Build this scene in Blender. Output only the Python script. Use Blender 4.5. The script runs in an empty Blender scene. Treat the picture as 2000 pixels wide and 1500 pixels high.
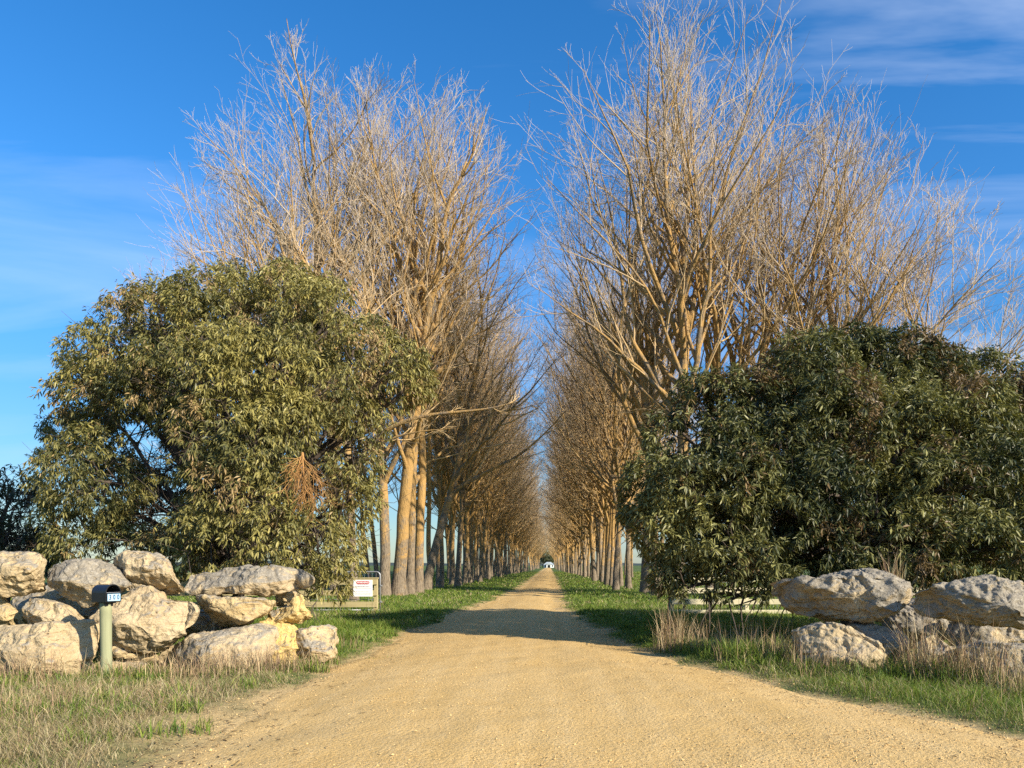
import bpy, math, random
import numpy as np
from mathutils import Vector

random.seed(7)
rng = np.random.default_rng(11)
F = 1511.0            # focal length in photograph pixels (2000 wide)
VX, VY = 1072.0, 1104.0   # vanishing point of the drive / horizon
CAMH = 1.6
C = bpy.context.scene.collection

def at(px, py, Y):
    """the point that stands at distance Y behind pixel px, py of the photograph"""
    return np.array([(px - VX) / F * Y, Y, CAMH + (VY - py) / F * Y])

# ------------------------------------------------------------------ helpers
def mk_mesh(name, V, faces, mat=None, smooth=False, col=None):
    V = np.ascontiguousarray(V, np.float32)
    if not isinstance(faces, (list, tuple)):
        faces = [faces]
    faces = [np.asarray(f, np.int32) for f in faces if len(f)]
    loops = np.concatenate([f.ravel() for f in faces])
    sizes = np.concatenate([np.full(len(f), f.shape[1], np.int32) for f in faces])
    starts = np.concatenate([[0], np.cumsum(sizes)[:-1]]).astype(np.int32)
    me = bpy.data.meshes.new(name)
    me.vertices.add(len(V)); me.vertices.foreach_set('co', V.ravel())
    me.loops.add(len(loops)); me.loops.foreach_set('vertex_index', loops)
    me.polygons.add(len(sizes)); me.polygons.foreach_set('loop_start', starts)
    me.polygons.foreach_set('use_smooth', np.full(len(sizes), smooth))
    me.update(calc_edges=True)
    if col is not None:
        a = me.attributes.new('Col', 'FLOAT_COLOR', 'POINT')
        c4 = np.ones((len(V), 4), np.float32); c4[:, :3] = col
        a.data.foreach_set('color', c4.ravel())
    if mat: me.materials.append(mat)
    return me

def obj(name, me, parent=None, loc=None):
    o = bpy.data.objects.new(name, me); C.objects.link(o)
    if parent is not None: o.parent = parent
    if loc is not None: o.location = loc
    return o

def tag(o, label, cat, group=None, kind=None):
    o['label'] = label; o['category'] = cat
    if group: o['group'] = group
    if kind: o['kind'] = kind
    return o

def empty(name, loc, label, cat, group=None, rz=0.0):
    o = bpy.data.objects.new(name, None); C.objects.link(o)
    o.empty_display_size = .2
    o.location = loc; o.rotation_euler = (0, 0, rz)
    return tag(o, label, cat, group)

class MB:
    """collects boxes, tubes and polygons; build() links them as one mesh object"""
    def __init__(s): s.v = []; s.f3 = []; s.f4 = []; s.n = 0
    def add(s, V, f4=None, f3=None):
        V = np.asarray(V, float)
        if f4 is not None and len(f4): s.f4.append(np.asarray(f4) + s.n)
        if f3 is not None and len(f3): s.f3.append(np.asarray(f3) + s.n)
        s.v.append(V); s.n += len(V); return s
    def box(s, lo, hi, bev=0.0):
        lo = np.array(lo, float); hi = np.array(hi, float)
        if bev <= 0:
            V = [[(lo, hi)[i][0], (lo, hi)[j][1], (lo, hi)[k][2]] for k in (0, 1) for j in (0, 1) for i in (0, 1)]
            return s.add(V, [[0, 2, 3, 1], [4, 5, 7, 6], [0, 1, 5, 4], [2, 6, 7, 3], [0, 4, 6, 2], [1, 3, 7, 5]])
        b = bev; V = []; idx = {}
        for ax in range(3):
            for k in (0, 1):
                for j in (0, 1):
                    for i in (0, 1):
                        p = np.array([(lo, hi)[i][0], (lo, hi)[j][1], (lo, hi)[k][2]])
                        sg = np.array([1 - 2 * i, 1 - 2 * j, 1 - 2 * k])
                        q = p + sg * b; q[ax] = p[ax]
                        idx[(ax, i, j, k)] = len(V); V.append(q)
        f4 = []; f3 = []
        for k in (0, 1):
            o = lambda L: L if k else L[::-1]
            f4.append(o([idx[(2, 0, 0, k)], idx[(2, 1, 0, k)], idx[(2, 1, 1, k)], idx[(2, 0, 1, k)]]))
            f4.append(o([idx[(0, k, 0, 0)], idx[(0, k, 1, 0)], idx[(0, k, 1, 1)], idx[(0, k, 0, 1)]]))
            f4.append(o([idx[(1, 0, k, 0)], idx[(1, 0, k, 1)], idx[(1, 1, k, 1)], idx[(1, 1, k, 0)]]))
        for a in (0, 1):
            for b2 in (0, 1):
                f4.append([idx[(0, a, b2, 0)], idx[(0, a, b2, 1)], idx[(1, a, b2, 1)], idx[(1, a, b2, 0)]])
                f4.append([idx[(0, a, 0, b2)], idx[(0, a, 1, b2)], idx[(2, a, 1, b2)], idx[(2, a, 0, b2)]])
                f4.append([idx[(1, 0, a, b2)], idx[(1, 1, a, b2)], idx[(2, 1, a, b2)], idx[(2, 0, a, b2)]])
                for k in (0, 1):
                    f3.append([idx[(0, a, b2, k)], idx[(1, a, b2, k)], idx[(2, a, b2, k)]])
        return s.add(V, f4, f3)
    def tube(s, P, R, k=8, cap=True):
        P = np.asarray(P, float)[None]; R = np.broadcast_to(np.asarray(R, float), (P.shape[1],))[None]
        V, q = tubes(P, R, k); n0 = P.shape[1]
        f3 = []
        if cap:
            V = np.concatenate([V, P[0, :1], P[0, -1:]])
            c0, c1 = len(V) - 2, len(V) - 1
            for i in range(k):
                f3.append([c0, (i + 1) % k, i]); b = (n0 - 1) * k
                f3.append([c1, b + i, b + (i + 1) % k])
        return s.add(V, q, f3)
    def mesh(s, name, mat, smooth=False, col=None):
        fs = []
        if s.f4: fs.append(np.concatenate(s.f4))
        if s.f3: fs.append(np.concatenate(s.f3))
        return mk_mesh(name, np.concatenate(s.v), fs, mat, smooth, col)
    def build(s, name, mat, parent=None, smooth=False):
        return obj(name, s.mesh(name, mat, smooth), parent)

def nrm(a): return a / np.maximum(np.linalg.norm(a, axis=-1, keepdims=True), 1e-9)

def tubes(P, R, k):
    """P (M,n,3) centre lines, R (M,n) radii -> vertices and quads of M tubes of k sides"""
    M, n, _ = P.shape
    T = np.empty_like(P)
    T[:, 1:-1] = P[:, 2:] - P[:, :-2]; T[:, 0] = P[:, 1] - P[:, 0]; T[:, -1] = P[:, -1] - P[:, -2]
    T = nrm(T)
    ref = np.where(np.abs(T[:, :1, 2:3]) < 0.8, np.array([0, 0, 1.0]), np.array([1.0, 0.2, 0]))
    A = nrm(np.cross(T, ref)); B = np.cross(T, A)
    ang = np.arange(k) * 2 * np.pi / k
    V = P[:, :, None] + R[:, :, None, None] * (A[:, :, None] * np.cos(ang)[:, None] + B[:, :, None] * np.sin(ang)[:, None])
    base = (np.arange(M) * n * k)[:, None, None] + (np.arange(n - 1) * k)[None, :, None]
    i = np.arange(k); j = (i + 1) % k
    q = np.stack([base + i, base + j, base + k + j, base + k + i], -1).reshape(-1, 4)
    return V.reshape(-1, 3), q

# lattice noise
_T = np.random.default_rng(3).random(65536).astype(np.float32)
def _h(ix, iy, iz): return _T[(ix * 73856093 ^ iy * 19349663 ^ iz * 83492791) & 65535]
def noise3(p):
    p = np.asarray(p, float); i = np.floor(p).astype(np.int64); f = p - i; f = f * f * (3 - 2 * f)
    x, y, z = i[..., 0], i[..., 1], i[..., 2]; a, b, c = f[..., 0], f[..., 1], f[..., 2]
    r = 0
    for dx in (0, 1):
        for dy in (0, 1):
            for dz in (0, 1):
                r = r + _h(x + dx, y + dy, z + dz) * (a if dx else 1 - a) * (b if dy else 1 - b) * (c if dz else 1 - c)
    return r * 2 - 1
def fbm(p, o=4, g=.5):
    s = 0; a = 1.0; p = np.asarray(p, float)
    for k in range(o): s = s + a * noise3(p * 2 ** k + 17.3 * k); a *= g
    return s
def n2(x, y, sc, o=3): return fbm(np.stack([x / sc, y / sc, np.zeros_like(x) + .5], -1), o)

# ------------------------------------------------------------------ materials
class NT:
    def __init__(s, name):
        s.m = bpy.data.materials.new(name); s.m.use_nodes = True; s.t = s.m.node_tree
        s.t.nodes.clear(); s.out = s.n('ShaderNodeOutputMaterial'); s.coord = None
    def n(s, typ, **kw):
        x = s.t.nodes.new(typ)
        for k, v in kw.items(): setattr(x, k, v)
        return x
    def link(s, a, b): s.t.links.new(a, b)
    def obj_co(s):
        if not s.coord: s.coord = s.n('ShaderNodeTexCoord')
        return s.coord.outputs['Object']
    def mapping(s, scale, src=None):
        m = s.n('ShaderNodeMapping'); m.inputs['Scale'].default_value = scale
        s.link(src or s.obj_co(), m.inputs[0]); return m.outputs[0]
    def noise(s, scale, detail=5, rough=.55, vec=None, dist=0):
        x = s.n('ShaderNodeTexNoise'); x.inputs['Scale'].default_value = scale
        x.inputs['Detail'].default_value = detail; x.inputs['Roughness'].default_value = rough
        x.inputs['Distortion'].default_value = dist
        s.link(vec or s.obj_co(), x.inputs['Vector']); return x.outputs[0]
    def ramp(s, fac, stops):
        r = s.n('ShaderNodeValToRGB'); e = r.color_ramp.elements
        while len(e) < len(stops): e.new(.5)
        for k, (p, c) in enumerate(stops):
            e[k].position = p; e[k].color = (c, c, c, 1) if isinstance(c, (int, float)) else (*c, 1)
        s.link(fac, r.inputs[0]); return r.outputs[0]
    def mix(s, fac, a, b, typ='MIX'):
        m = s.n('ShaderNodeMix', data_type='RGBA', blend_type=typ)
        for sock, v in ((m.inputs[0], fac), (m.inputs[6], a), (m.inputs[7], b)):
            if isinstance(v, (int, float)): sock.default_value = v
            elif isinstance(v, tuple): sock.default_value = (*v, 1)
            else: s.link(v, sock)
        return m.outputs[2]
    def math(s, op, a, b=0.0, clamp=False):
        m = s.n('ShaderNodeMath', operation=op, use_clamp=clamp)
        for sock, v in ((m.inputs[0], a), (m.inputs[1], b)):
            if isinstance(v, (int, float)): sock.default_value = v
            else: s.link(v, sock)
        return m.outputs[0]
    def bump(s, h, strength=.5, dist=.02, prev=None):
        b = s.n('ShaderNodeBump'); b.inputs['Strength'].default_value = strength; b.inputs['Distance'].default_value = dist
        s.link(h, b.inputs['Height'])
        if prev: s.link(prev, b.inputs['Normal'])
        return b.outputs[0]
    def princ(s, col, rough=.8, normal=None, metal=0, spec=.5):
        p = s.n('ShaderNodeBsdfPrincipled')
        if isinstance(col, tuple): p.inputs['Base Color'].default_value = (*col, 1)
        else: s.link(col, p.inputs['Base Color'])
        if isinstance(rough, (int, float)): p.inputs['Roughness'].default_value = rough
        else: s.link(rough, p.inputs['Roughness'])
        p.inputs['Metallic'].default_value = metal; p.inputs['Specular IOR Level'].default_value = spec
        if normal: s.link(normal, p.inputs['Normal'])
        s.link(p.outputs[0], s.out.inputs[0]); return p

def attr_col(t):
    a = t.n('ShaderNodeAttribute'); a.attribute_name = 'Col'; return a.outputs['Color']

def mat_simple(name, col, rough=.6, metal=0, var=.25, sc=12):
    t = NT(name); n = t.noise(sc, 4)
    c = t.mix(n, tuple(v * (1 - var) for v in col), tuple(min(1, v * (1 + var)) for v in col))
    t.princ(c, rough, t.bump(n, .15, .01), metal); return t.m

def mat_blade(name, rough=.5, trans=.3, spec=.35):
    t = NT(name); c = attr_col(t)
    p = t.princ(c, rough, spec=spec)
    tr = t.n('ShaderNodeBsdfTranslucent')
    t.link(t.mix(1.0, c, (1.0, 1.0, .55), 'MULTIPLY'), tr.inputs[0])
    m = t.n('ShaderNodeMixShader'); m.inputs[0].default_value = trans
    t.link(p.outputs[0], m.inputs[1]); t.link(tr.outputs[0], m.inputs[2]); t.link(m.outputs[0], t.out.inputs[0])
    return t.m

def mat_gravel():
    t = NT('ochre_gravel')
    big = t.noise(.35, 4); mid = t.noise(3.0, 5); fine = t.noise(55, 3, .7)
    v = t.n('ShaderNodeTexVoronoi'); v.inputs['Scale'].default_value = 75; t.link(t.obj_co(), v.inputs['Vector'])
    v2 = t.n('ShaderNodeTexVoronoi'); v2.inputs['Scale'].default_value = 28; t.link(t.obj_co(), v2.inputs['Vector'])
    c = t.mix(t.ramp(big, [(.35, 0.), (.65, 1.)]), (.565, .37, .135), (.605, .42, .18))
    c = t.mix(t.ramp(mid, [(.4, 0.), (.62, .55)]), c, (.61, .43, .19))
    c = t.mix(t.ramp(fine, [(.36, .55), (.52, 0.)]), c, (.33, .20, .07))
    sp = t.n('ShaderNodeSeparateColor'); t.link(v.outputs['Color'], sp.inputs[0])
    c = t.mix(t.ramp(sp.outputs[0], [(.8, 0.), (.95, .6)]), c, (.66, .50, .27))
    track = t.noise(1.0, 4, .55, t.mapping((3.2, .16, 1)))
    c = t.mix(t.ramp(track, [(.42, .35), (.6, 0.)]), c, (.47, .30, .10))
    nb = t.bump(fine, .4, .010); nb = t.bump(v.outputs['Distance'], .4, -.010, nb)
    nb = t.bump(v2.outputs['Distance'], .3, -.02, nb); nb = t.bump(mid, .4, .05, nb)
    t.princ(c, .95, nb, spec=.15); return t.m

def mat_ground():
    t = NT('grassy_soil')
    a = t.n('ShaderNodeAttribute'); a.attribute_name = 'Col'
    sp = t.n('ShaderNodeSeparateColor'); t.link(a.outputs['Color'], sp.inputs[0])   # r: bare sand, g: dry litter
    n = t.noise(.9, 6); f = t.noise(14, 5, .65); far = t.noise(.02, 4)
    green = t.mix(f, (.045, .075, .016), (.105, .155, .035))
    green = t.mix(t.ramp(far, [(.4, 0.), (.6, .4)]), green, (.12, .14, .045))
    straw = t.mix(f, (.13, .10, .05), (.34, .265, .14))
    sand = t.mix(f, (.40, .27, .11), (.57, .42, .21))
    c = t.mix(t.math('MULTIPLY', sp.outputs[1], t.ramp(n, [(.35, .35), (.6, 1.)])), green, straw)
    c = t.mix(sp.outputs[0], c, sand)
    t.princ(c, .95, t.bump(f, .7, .04), spec=.15); return t.m

def mat_rock():
    t = NT('weathered_limestone')
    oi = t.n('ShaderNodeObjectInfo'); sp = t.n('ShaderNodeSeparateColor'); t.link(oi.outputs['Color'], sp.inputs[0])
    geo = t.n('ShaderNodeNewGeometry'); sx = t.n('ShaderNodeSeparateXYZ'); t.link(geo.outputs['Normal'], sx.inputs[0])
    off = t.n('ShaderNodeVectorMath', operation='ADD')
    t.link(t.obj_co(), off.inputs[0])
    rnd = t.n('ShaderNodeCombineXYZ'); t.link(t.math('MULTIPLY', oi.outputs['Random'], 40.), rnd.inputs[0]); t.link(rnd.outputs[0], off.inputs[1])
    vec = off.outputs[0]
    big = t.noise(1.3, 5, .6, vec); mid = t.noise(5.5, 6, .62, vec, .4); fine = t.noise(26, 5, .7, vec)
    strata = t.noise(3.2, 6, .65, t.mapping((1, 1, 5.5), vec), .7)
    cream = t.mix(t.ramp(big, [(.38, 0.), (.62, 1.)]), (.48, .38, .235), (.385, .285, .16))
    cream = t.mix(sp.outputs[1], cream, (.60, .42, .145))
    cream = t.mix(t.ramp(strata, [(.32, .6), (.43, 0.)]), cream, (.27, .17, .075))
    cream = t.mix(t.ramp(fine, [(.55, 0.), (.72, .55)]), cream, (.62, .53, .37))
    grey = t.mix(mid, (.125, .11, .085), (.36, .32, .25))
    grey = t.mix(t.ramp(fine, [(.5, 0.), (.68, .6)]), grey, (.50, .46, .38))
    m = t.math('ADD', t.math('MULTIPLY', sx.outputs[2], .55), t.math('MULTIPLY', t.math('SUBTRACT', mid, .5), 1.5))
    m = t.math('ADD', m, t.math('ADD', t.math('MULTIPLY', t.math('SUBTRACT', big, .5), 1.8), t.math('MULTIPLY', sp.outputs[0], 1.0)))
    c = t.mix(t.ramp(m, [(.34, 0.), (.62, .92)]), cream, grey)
    v = t.n('ShaderNodeTexVoronoi'); v.inputs['Scale'].default_value = 13; t.link(vec, v.inputs['Vector'])
    pits = t.ramp(v.outputs['Distance'], [(.05, 0.), (.28, 1.)])
    pm = t.ramp(t.noise(3.3, 3, .5, vec), [(.5, 0.), (.62, 1.)])
    c = t.mix(t.math('MULTIPLY', t.math('SUBTRACT', 1.0, pits), pm), c, (.16, .11, .06))
    nb = t.bump(strata, .5, .08); nb = t.bump(mid, .8, .09, nb); nb = t.bump(fine, .6, .025, nb); nb = t.bump(t.math('MULTIPLY', pits, pm), .6, .03, nb)
    t.princ(c, .92, nb, spec=.2); return t.m

def mat_bark():
    t = NT('poplar_bark_with_lichen')
    z = t.n('ShaderNodeSeparateXYZ'); t.link(t.obj_co(), z.inputs[0])
    ring = t.noise(2.0, 5, .6, t.mapping((1.2, 1.2, 5)))
    vert = t.noise(3.0, 5, .6, t.mapping((6, 6, 1.2)))
    lich = t.noise(1.7, 7, .72, None, .6)
    fine = t.noise(22, 4, .65)
    c = t.mix(ring, (.135, .10, .065), (.31, .25, .175))
    c = t.mix(t.ramp(vert, [(.36, .85), (.52, 0.)]), c, (.085, .065, .045))
    hz = t.n('ShaderNodeMapRange'); hz.inputs[1].default_value = .5; hz.inputs[2].default_value = 4.5
    hz.inputs[3].default_value = -.16; hz.inputs[4].default_value = .07; t.link(z.outputs[2], hz.inputs[0])
    oi = t.n('ShaderNodeObjectInfo')
    lm = t.ramp(t.math('ADD', t.math('ADD', lich, t.math('MULTIPLY', t.math('SUBTRACT', oi.outputs['Random'], .5), .16)), hz.outputs[0]), [(.44, 0.), (.56, .9)])
    orange = t.mix(fine, (.36, .19, .05), (.47, .31, .12))
    c = t.mix(lm, c, orange)
    nb = t.bump(vert, 1.0, .07); nb = t.bump(fine, .5, .015, nb)
    t.princ(c, .9, nb, spec=.2); return t.m

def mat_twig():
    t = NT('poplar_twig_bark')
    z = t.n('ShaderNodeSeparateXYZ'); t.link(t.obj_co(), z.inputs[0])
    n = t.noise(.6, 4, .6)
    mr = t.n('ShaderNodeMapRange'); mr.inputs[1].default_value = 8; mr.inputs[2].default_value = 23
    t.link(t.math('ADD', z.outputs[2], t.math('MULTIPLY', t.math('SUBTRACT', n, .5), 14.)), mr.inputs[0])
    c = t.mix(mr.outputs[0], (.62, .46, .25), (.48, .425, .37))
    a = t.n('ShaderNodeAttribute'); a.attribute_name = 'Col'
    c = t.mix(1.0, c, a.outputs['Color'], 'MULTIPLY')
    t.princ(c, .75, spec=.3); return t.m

def mat_wood(name, a, b, sc=(2, 30, 30)):
    t = NT(name); g = t.noise(1.5, 6, .65, t.mapping(sc), .3); n = t.noise(2.5, 3)
    c = t.mix(g, a, b); c = t.mix(t.ramp(n, [(.5, 0.), (.75, .4)]), c, tuple(x * .55 for x in a))
    t.princ(c, .85, t.bump(g, .4, .01), spec=.2); return t.m

M = dict(
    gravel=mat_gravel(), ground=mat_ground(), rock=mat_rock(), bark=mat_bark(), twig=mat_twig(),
    grass=mat_blade('grass_blade', .55, .35, .3), dry=mat_blade('dry_stalk', .8, .2, .15),
    leaf=mat_blade('gum_leaf', .46, .2, .4),
    stone=mat_simple('loose_stone', (.55, .38, .165), .95, 0, .3, 40),
    darkbark=mat_simple('dark_gum_bark', (.075, .055, .04), .9, 0, .4, 8),
    deadwood=mat_simple('dead_orange_twigs', (.36, .19, .06), .9, 0, .4, 14),
    rail=mat_wood('weathered_rail', (.30, .24, .11), (.50, .42, .23)),
    railpale=mat_wood('pale_rail', (.50, .44, .27), (.68, .62, .43)),
    post=mat_wood('treated_pine', (.20, .205, .11), (.35, .355, .21), (30, 30, 1.2)),
    galv=mat_simple('galvanised_steel', (.36, .37, .38), .5, .6, .15, 30),
    black=mat_simple('black_painted_metal', (.012, .013, .016), .32, 0, .2, 20),
    blackin=mat_simple('mailbox_inside', (.006, .006, .007), .8, 0, .2, 20),
    plate=mat_simple('pale_blue_plate', (.36, .55, .70), .4, 0, .05, 20),
    digit=mat_simple('dark_blue_digits', (.03, .06, .12), .5, 0, .1, 20),
    white=mat_simple('white_sign_enamel', (.80, .79, .77), .45, 0, .03, 20),
    red=mat_simple('sign_red', (.45, .035, .05), .5, 0, .05, 20),
    greytext=mat_simple('sign_grey_print', (.35, .30, .32), .6, 0, .05, 20),
    housewhite=mat_simple('white_weatherboard', (.62, .64, .62), .6, 0, .05, 3),
    houseroof=mat_simple('pale_iron_roof', (.36, .40, .41), .5, 0, .08, 3),
    housedark=mat_simple('dark_doorway', (.03, .035, .04), .4, 0, .1, 3),
    hill=mat_simple('far_wooded_hill', (.028, .045, .04), .95, 0, .35, .02),
)

# ------------------------------------------------------------------ terrain
_ry = np.array([-30, 3, 6.1, 7.2, 8.2, 9.87, 12.4, 14.65, 17.9, 25.4, 32, 53, 160, 500.])
_rl = np.array([-3.0, -2.9, -3.05, -3.15, -3.22, -3.25, -3.2, -3.25, -3.2, -3.1, -2.6, -2.1, -2.15, -2.15])
_rr = np.array([12., 8.5, 5.2, 4.4, 3.85, 3.0, 2.1, 1.7, 1.25, .65, .52, .7, .85, .9])
def wob(y, s): return .10 * np.sin(y * .9 + s) + .06 * np.sin(y * 2.3 + 2 * s) + .03 * np.sin(y * 6.1 + s)
def xl(y): return np.interp(y, _ry, _rl) + wob(y, 1.0)
def xr(y): return np.interp(y, _ry, _rr) + wob(y, 4.0)
def road_in(x, y):
    """distance inside the drive's edge (negative outside)"""
    return np.minimum(x - xl(y), xr(y) - x)
def gz(x, y):
    x = np.asarray(x, float); y = np.asarray(y, float)
    d = road_in(x, y); c = np.clip(d / 1.4, 0, 1)
    crown = .07 * (c * c * (3 - 2 * c)) + .05 * np.exp(-((y - 21) / 5.) ** 2) * c
    out = np.clip(-d / 3.0, 0, 1)
    rough = out * (.05 * n2(x, y, 1.6) + .06 * n2(x, y, 6.)) + .015 * n2(x, y, .8, 2) * (d > 0)
    verge = .05 * np.clip(-d / .5, 0, 1)
    return (crown + rough + verge) * np.clip(1.4 - np.abs(y) / 400, 0.2, 1)

def axis(dense_lo, dense_hi, step, lo, hi, g=1.18):
    a = list(np.arange(dense_lo, dense_hi, step)); s = step
    while a[-1] < hi: s *= g; a.append(a[-1] + s)
    s = step; b = [dense_lo]
    while b[-1] > lo: s *= g; b.append(b[-1] - s)
    return np.array(b[:0:-1] + a)
ax = axis(-11, 11, .14, -5000, 5000); ay = axis(3, 30, .16, -60, 7000, 1.06)
GX, GY = np.meshgrid(ax, ay)
GZ = gz(GX, GY); din = road_in(GX, GY)
onroad = (GY > -40) & (GY < 500)
GZ = GZ - np.where(onroad, .05 * np.clip((din - .12) / .35, 0, 1), 0)
nx, ny = len(ax), len(ay)
I = np.arange(nx * ny).reshape(ny, nx)
quads = np.stack([I[:-1, :-1], I[:-1, 1:], I[1:, 1:], I[1:, :-1]], -1).reshape(-1, 4)
sand = np.clip(1 + din / .45 + .9 * n2(GX, GY, .5), 0, 1) * onroad
sand = np.maximum(sand, np.clip(1 - np.hypot((GX + 3.5) / .7, (GY - 7.8) / 1.3) + .8 * n2(GX, GY, .4), 0, .9))
dry = np.clip(1.25 - (GY - 6) / 9, 0, 1) * np.clip(.75 - .45 * (GX > 0) + .4 * n2(GX, GY, 1.2), 0, 1) * (GY > 0)
col = np.stack([sand, dry, 0 * sand], -1).reshape(-1, 3)
g = obj('ground', mk_mesh('ground', np.stack([GX, GY, GZ], -1).reshape(-1, 3), quads, M['ground'], True, col))
g['kind'] = 'structure'

yy = axis(3, 40, .16, -30, 465, 1.05); uu = np.concatenate([[0, .015, .04], np.linspace(.08, .92, 40), [.96, .985, 1]])
YY, UU = np.meshgrid(yy, uu, indexing='ij')
L_, R_ = xl(YY) - .12, xr(YY) + .12
XX = L_ + (R_ - L_) * UU
edge = np.minimum(UU, 1 - UU)
ZZ = gz(XX, YY) + np.where(edge < .012, -.05, .004) + .012 * n2(XX, YY, .35, 2)
# faint wheel ruts
for c0 in (-1.75, .15):
    ZZ -= .02 * np.exp(-((XX - c0) / .3) ** 2) * np.clip((YY - 8) / 10, 0, 1)
I = np.arange(XX.size).reshape(XX.shape)
q = np.stack([I[:-1, :-1], I[:-1, 1:], I[1:, 1:], I[1:, :-1]], -1).reshape(-1, 4)
d = obj('gravel_drive', mk_mesh('gravel_drive', np.stack([XX, YY, ZZ], -1).reshape(-1, 3), q, M['gravel'], True))
d['kind'] = 'structure'

# low hills along the horizon
hx = np.linspace(-5200, 5200, 260); hz = 16 + 9 * n2(hx, hx * 0, 700, 4) + 3 * n2(hx, hx * 0, 60, 3)
V = np.concatenate([np.stack([hx, 0 * hx + 3600, 0 * hx - 3], -1), np.stack([hx, 0 * hx + 3700, hz], -1), np.stack([hx, 0 * hx + 4300, hz * .9], -1), np.stack([hx, 0 * hx + 4500, 0 * hx - 3], -1)])
k = np.arange(259); q = np.concatenate([np.stack([r * 260 + k, r * 260 + k + 1, r * 260 + 260 + k + 1, r * 260 + 260 + k], -1) for r in range(3)])
h = obj('hills', mk_mesh('hills', V, q, M['hill'])); h['kind'] = 'structure'

# ------------------------------------------------------------------ blades of grass
def blades(x, y, hgt, wid, lean, col, tip=1.25, z=None, az=None):
    n = len(x); z = gz(x, y) - .01 if z is None else z
    az = rng.random(n) * 2 * np.pi if az is None else az
    la = rng.random(n) * 2 * np.pi
    sx, sy = np.cos(az) * wid / 2, np.sin(az) * wid / 2
    lx, ly = np.cos(la) * lean * hgt, np.sin(la) * lean * hgt
    def P(t, w, c): return np.stack([x + lx * t * t + sx * w, y + ly * t * t + sy * w, z + hgt * t * (1 - .25 * lean * t)], -1)
    V = np.stack([P(0, -1, 0), P(0, 1, 0), P(.55, -.8, 0), P(.55, .8, 0), P(1, 0, 0)], 1)
    b = (np.arange(n) * 5)[:, None]
    q = b + np.array([0, 1, 3, 2]); t = b + np.array([2, 3, 4])
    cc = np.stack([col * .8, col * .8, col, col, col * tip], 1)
    return V.reshape(-1, 3), q, t, cc.reshape(-1, 3)

def merge(parts):
    V, Q, T, K = [], [], [], []; n = 0
    for v, q, t, c in parts:
        V.append(v); Q.append(q + n); T.append(t + n); K.append(c); n += len(v)
    return np.concatenate(V), [np.concatenate(Q), np.concatenate(T)], np.concatenate(K)

GREEN = np.array([[.12, .19, .025], [.18, .25, .035], [.09, .15, .022], [.25, .28, .06]])
STRAW = np.array([[.40, .32, .17], [.30, .235, .12], [.50, .42, .25], [.24, .17, .095]])
def scatter(y0, y1, dens, xa, xb):
    n = int(dens * (y1 - y0) * (xb - xa))
    return xa + rng.random(n) * (xb - xa), y0 + rng.random(n) * (y1 - y0)
parts = []
for (y0, y1, dens, wid, hmul) in ((4.5, 8, 2300, .0045, 1.), (8, 11, 1700, .0055, 1.), (11, 15, 1000, .008, 1.05), (15, 21, 520, .012, 1.05), (21, 30, 230, .019, 1.05), (30, 48, 95, .032, 1.05), (48, 85, 32, .055, 1.0), (85, 180, 8, .11, .9)):
    xa, xb = -(.86 * y1), .80 * y1
    xa, xb = max(xa, -26), min(xb, 22)
    x, y = scatter(y0, y1, dens, xa, xb)
    d = road_in(x, y)
    e = -d + .35 * n2(x, y, .7)
    keep = rng.random(len(x)) < np.clip(e / .35, 0, 1)
    bare = np.hypot((x + 3.6) / .7, (y - 7.8) / 1.3) + .5 * n2(x, y, .5)
    keep &= ~((bare < .8) & (rng.random(len(x)) < .85))
    keep &= (x / y > -.86) & (x / y < .80)
    x, y = x[keep], y[keep]; e = e[keep]
    cl = n2(x, y, .45, 2); cl2 = n2(x, y, 2.2, 2)
    dryp = np.where(x < 0, np.clip(.80 - (y - 8.) / 8.5, .05, .8), np.clip(.42 - (y - 8) / 22, .04, .42)) + .28 * cl2 + .2 * cl
    isdry = rng.random(len(x)) < dryp
    base = np.where(isdry[:, None], STRAW[rng.integers(0, 4, len(x))], GREEN[rng.integers(0, 4, len(x))])
    base = base * (1 + .22 * cl[:, None]) * (.8 + .4 * rng.random((len(x), 1)))
    ht = (.05 + .10 * rng.random(len(x)) ** 1.5) * (1 + .55 * cl) * np.clip(.35 + e / .9, .35, 1.25) * hmul
    ht *= np.where((x > 0) & (y < 15), 1.25, 1.0)
    parts.append(blades(x, y, ht, wid * (.7 + .6 * rng.random(len(x))), .35 + .7 * rng.random(len(x)), np.clip(base, .01, .7)))
V, Fs, K = merge(parts)
tag(obj('grass', mk_mesh('grass', V, Fs, M['grass'], False, K)), 'green and straw coloured grass covering the verges beside the drive', 'grass', kind='stuff')

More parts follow.
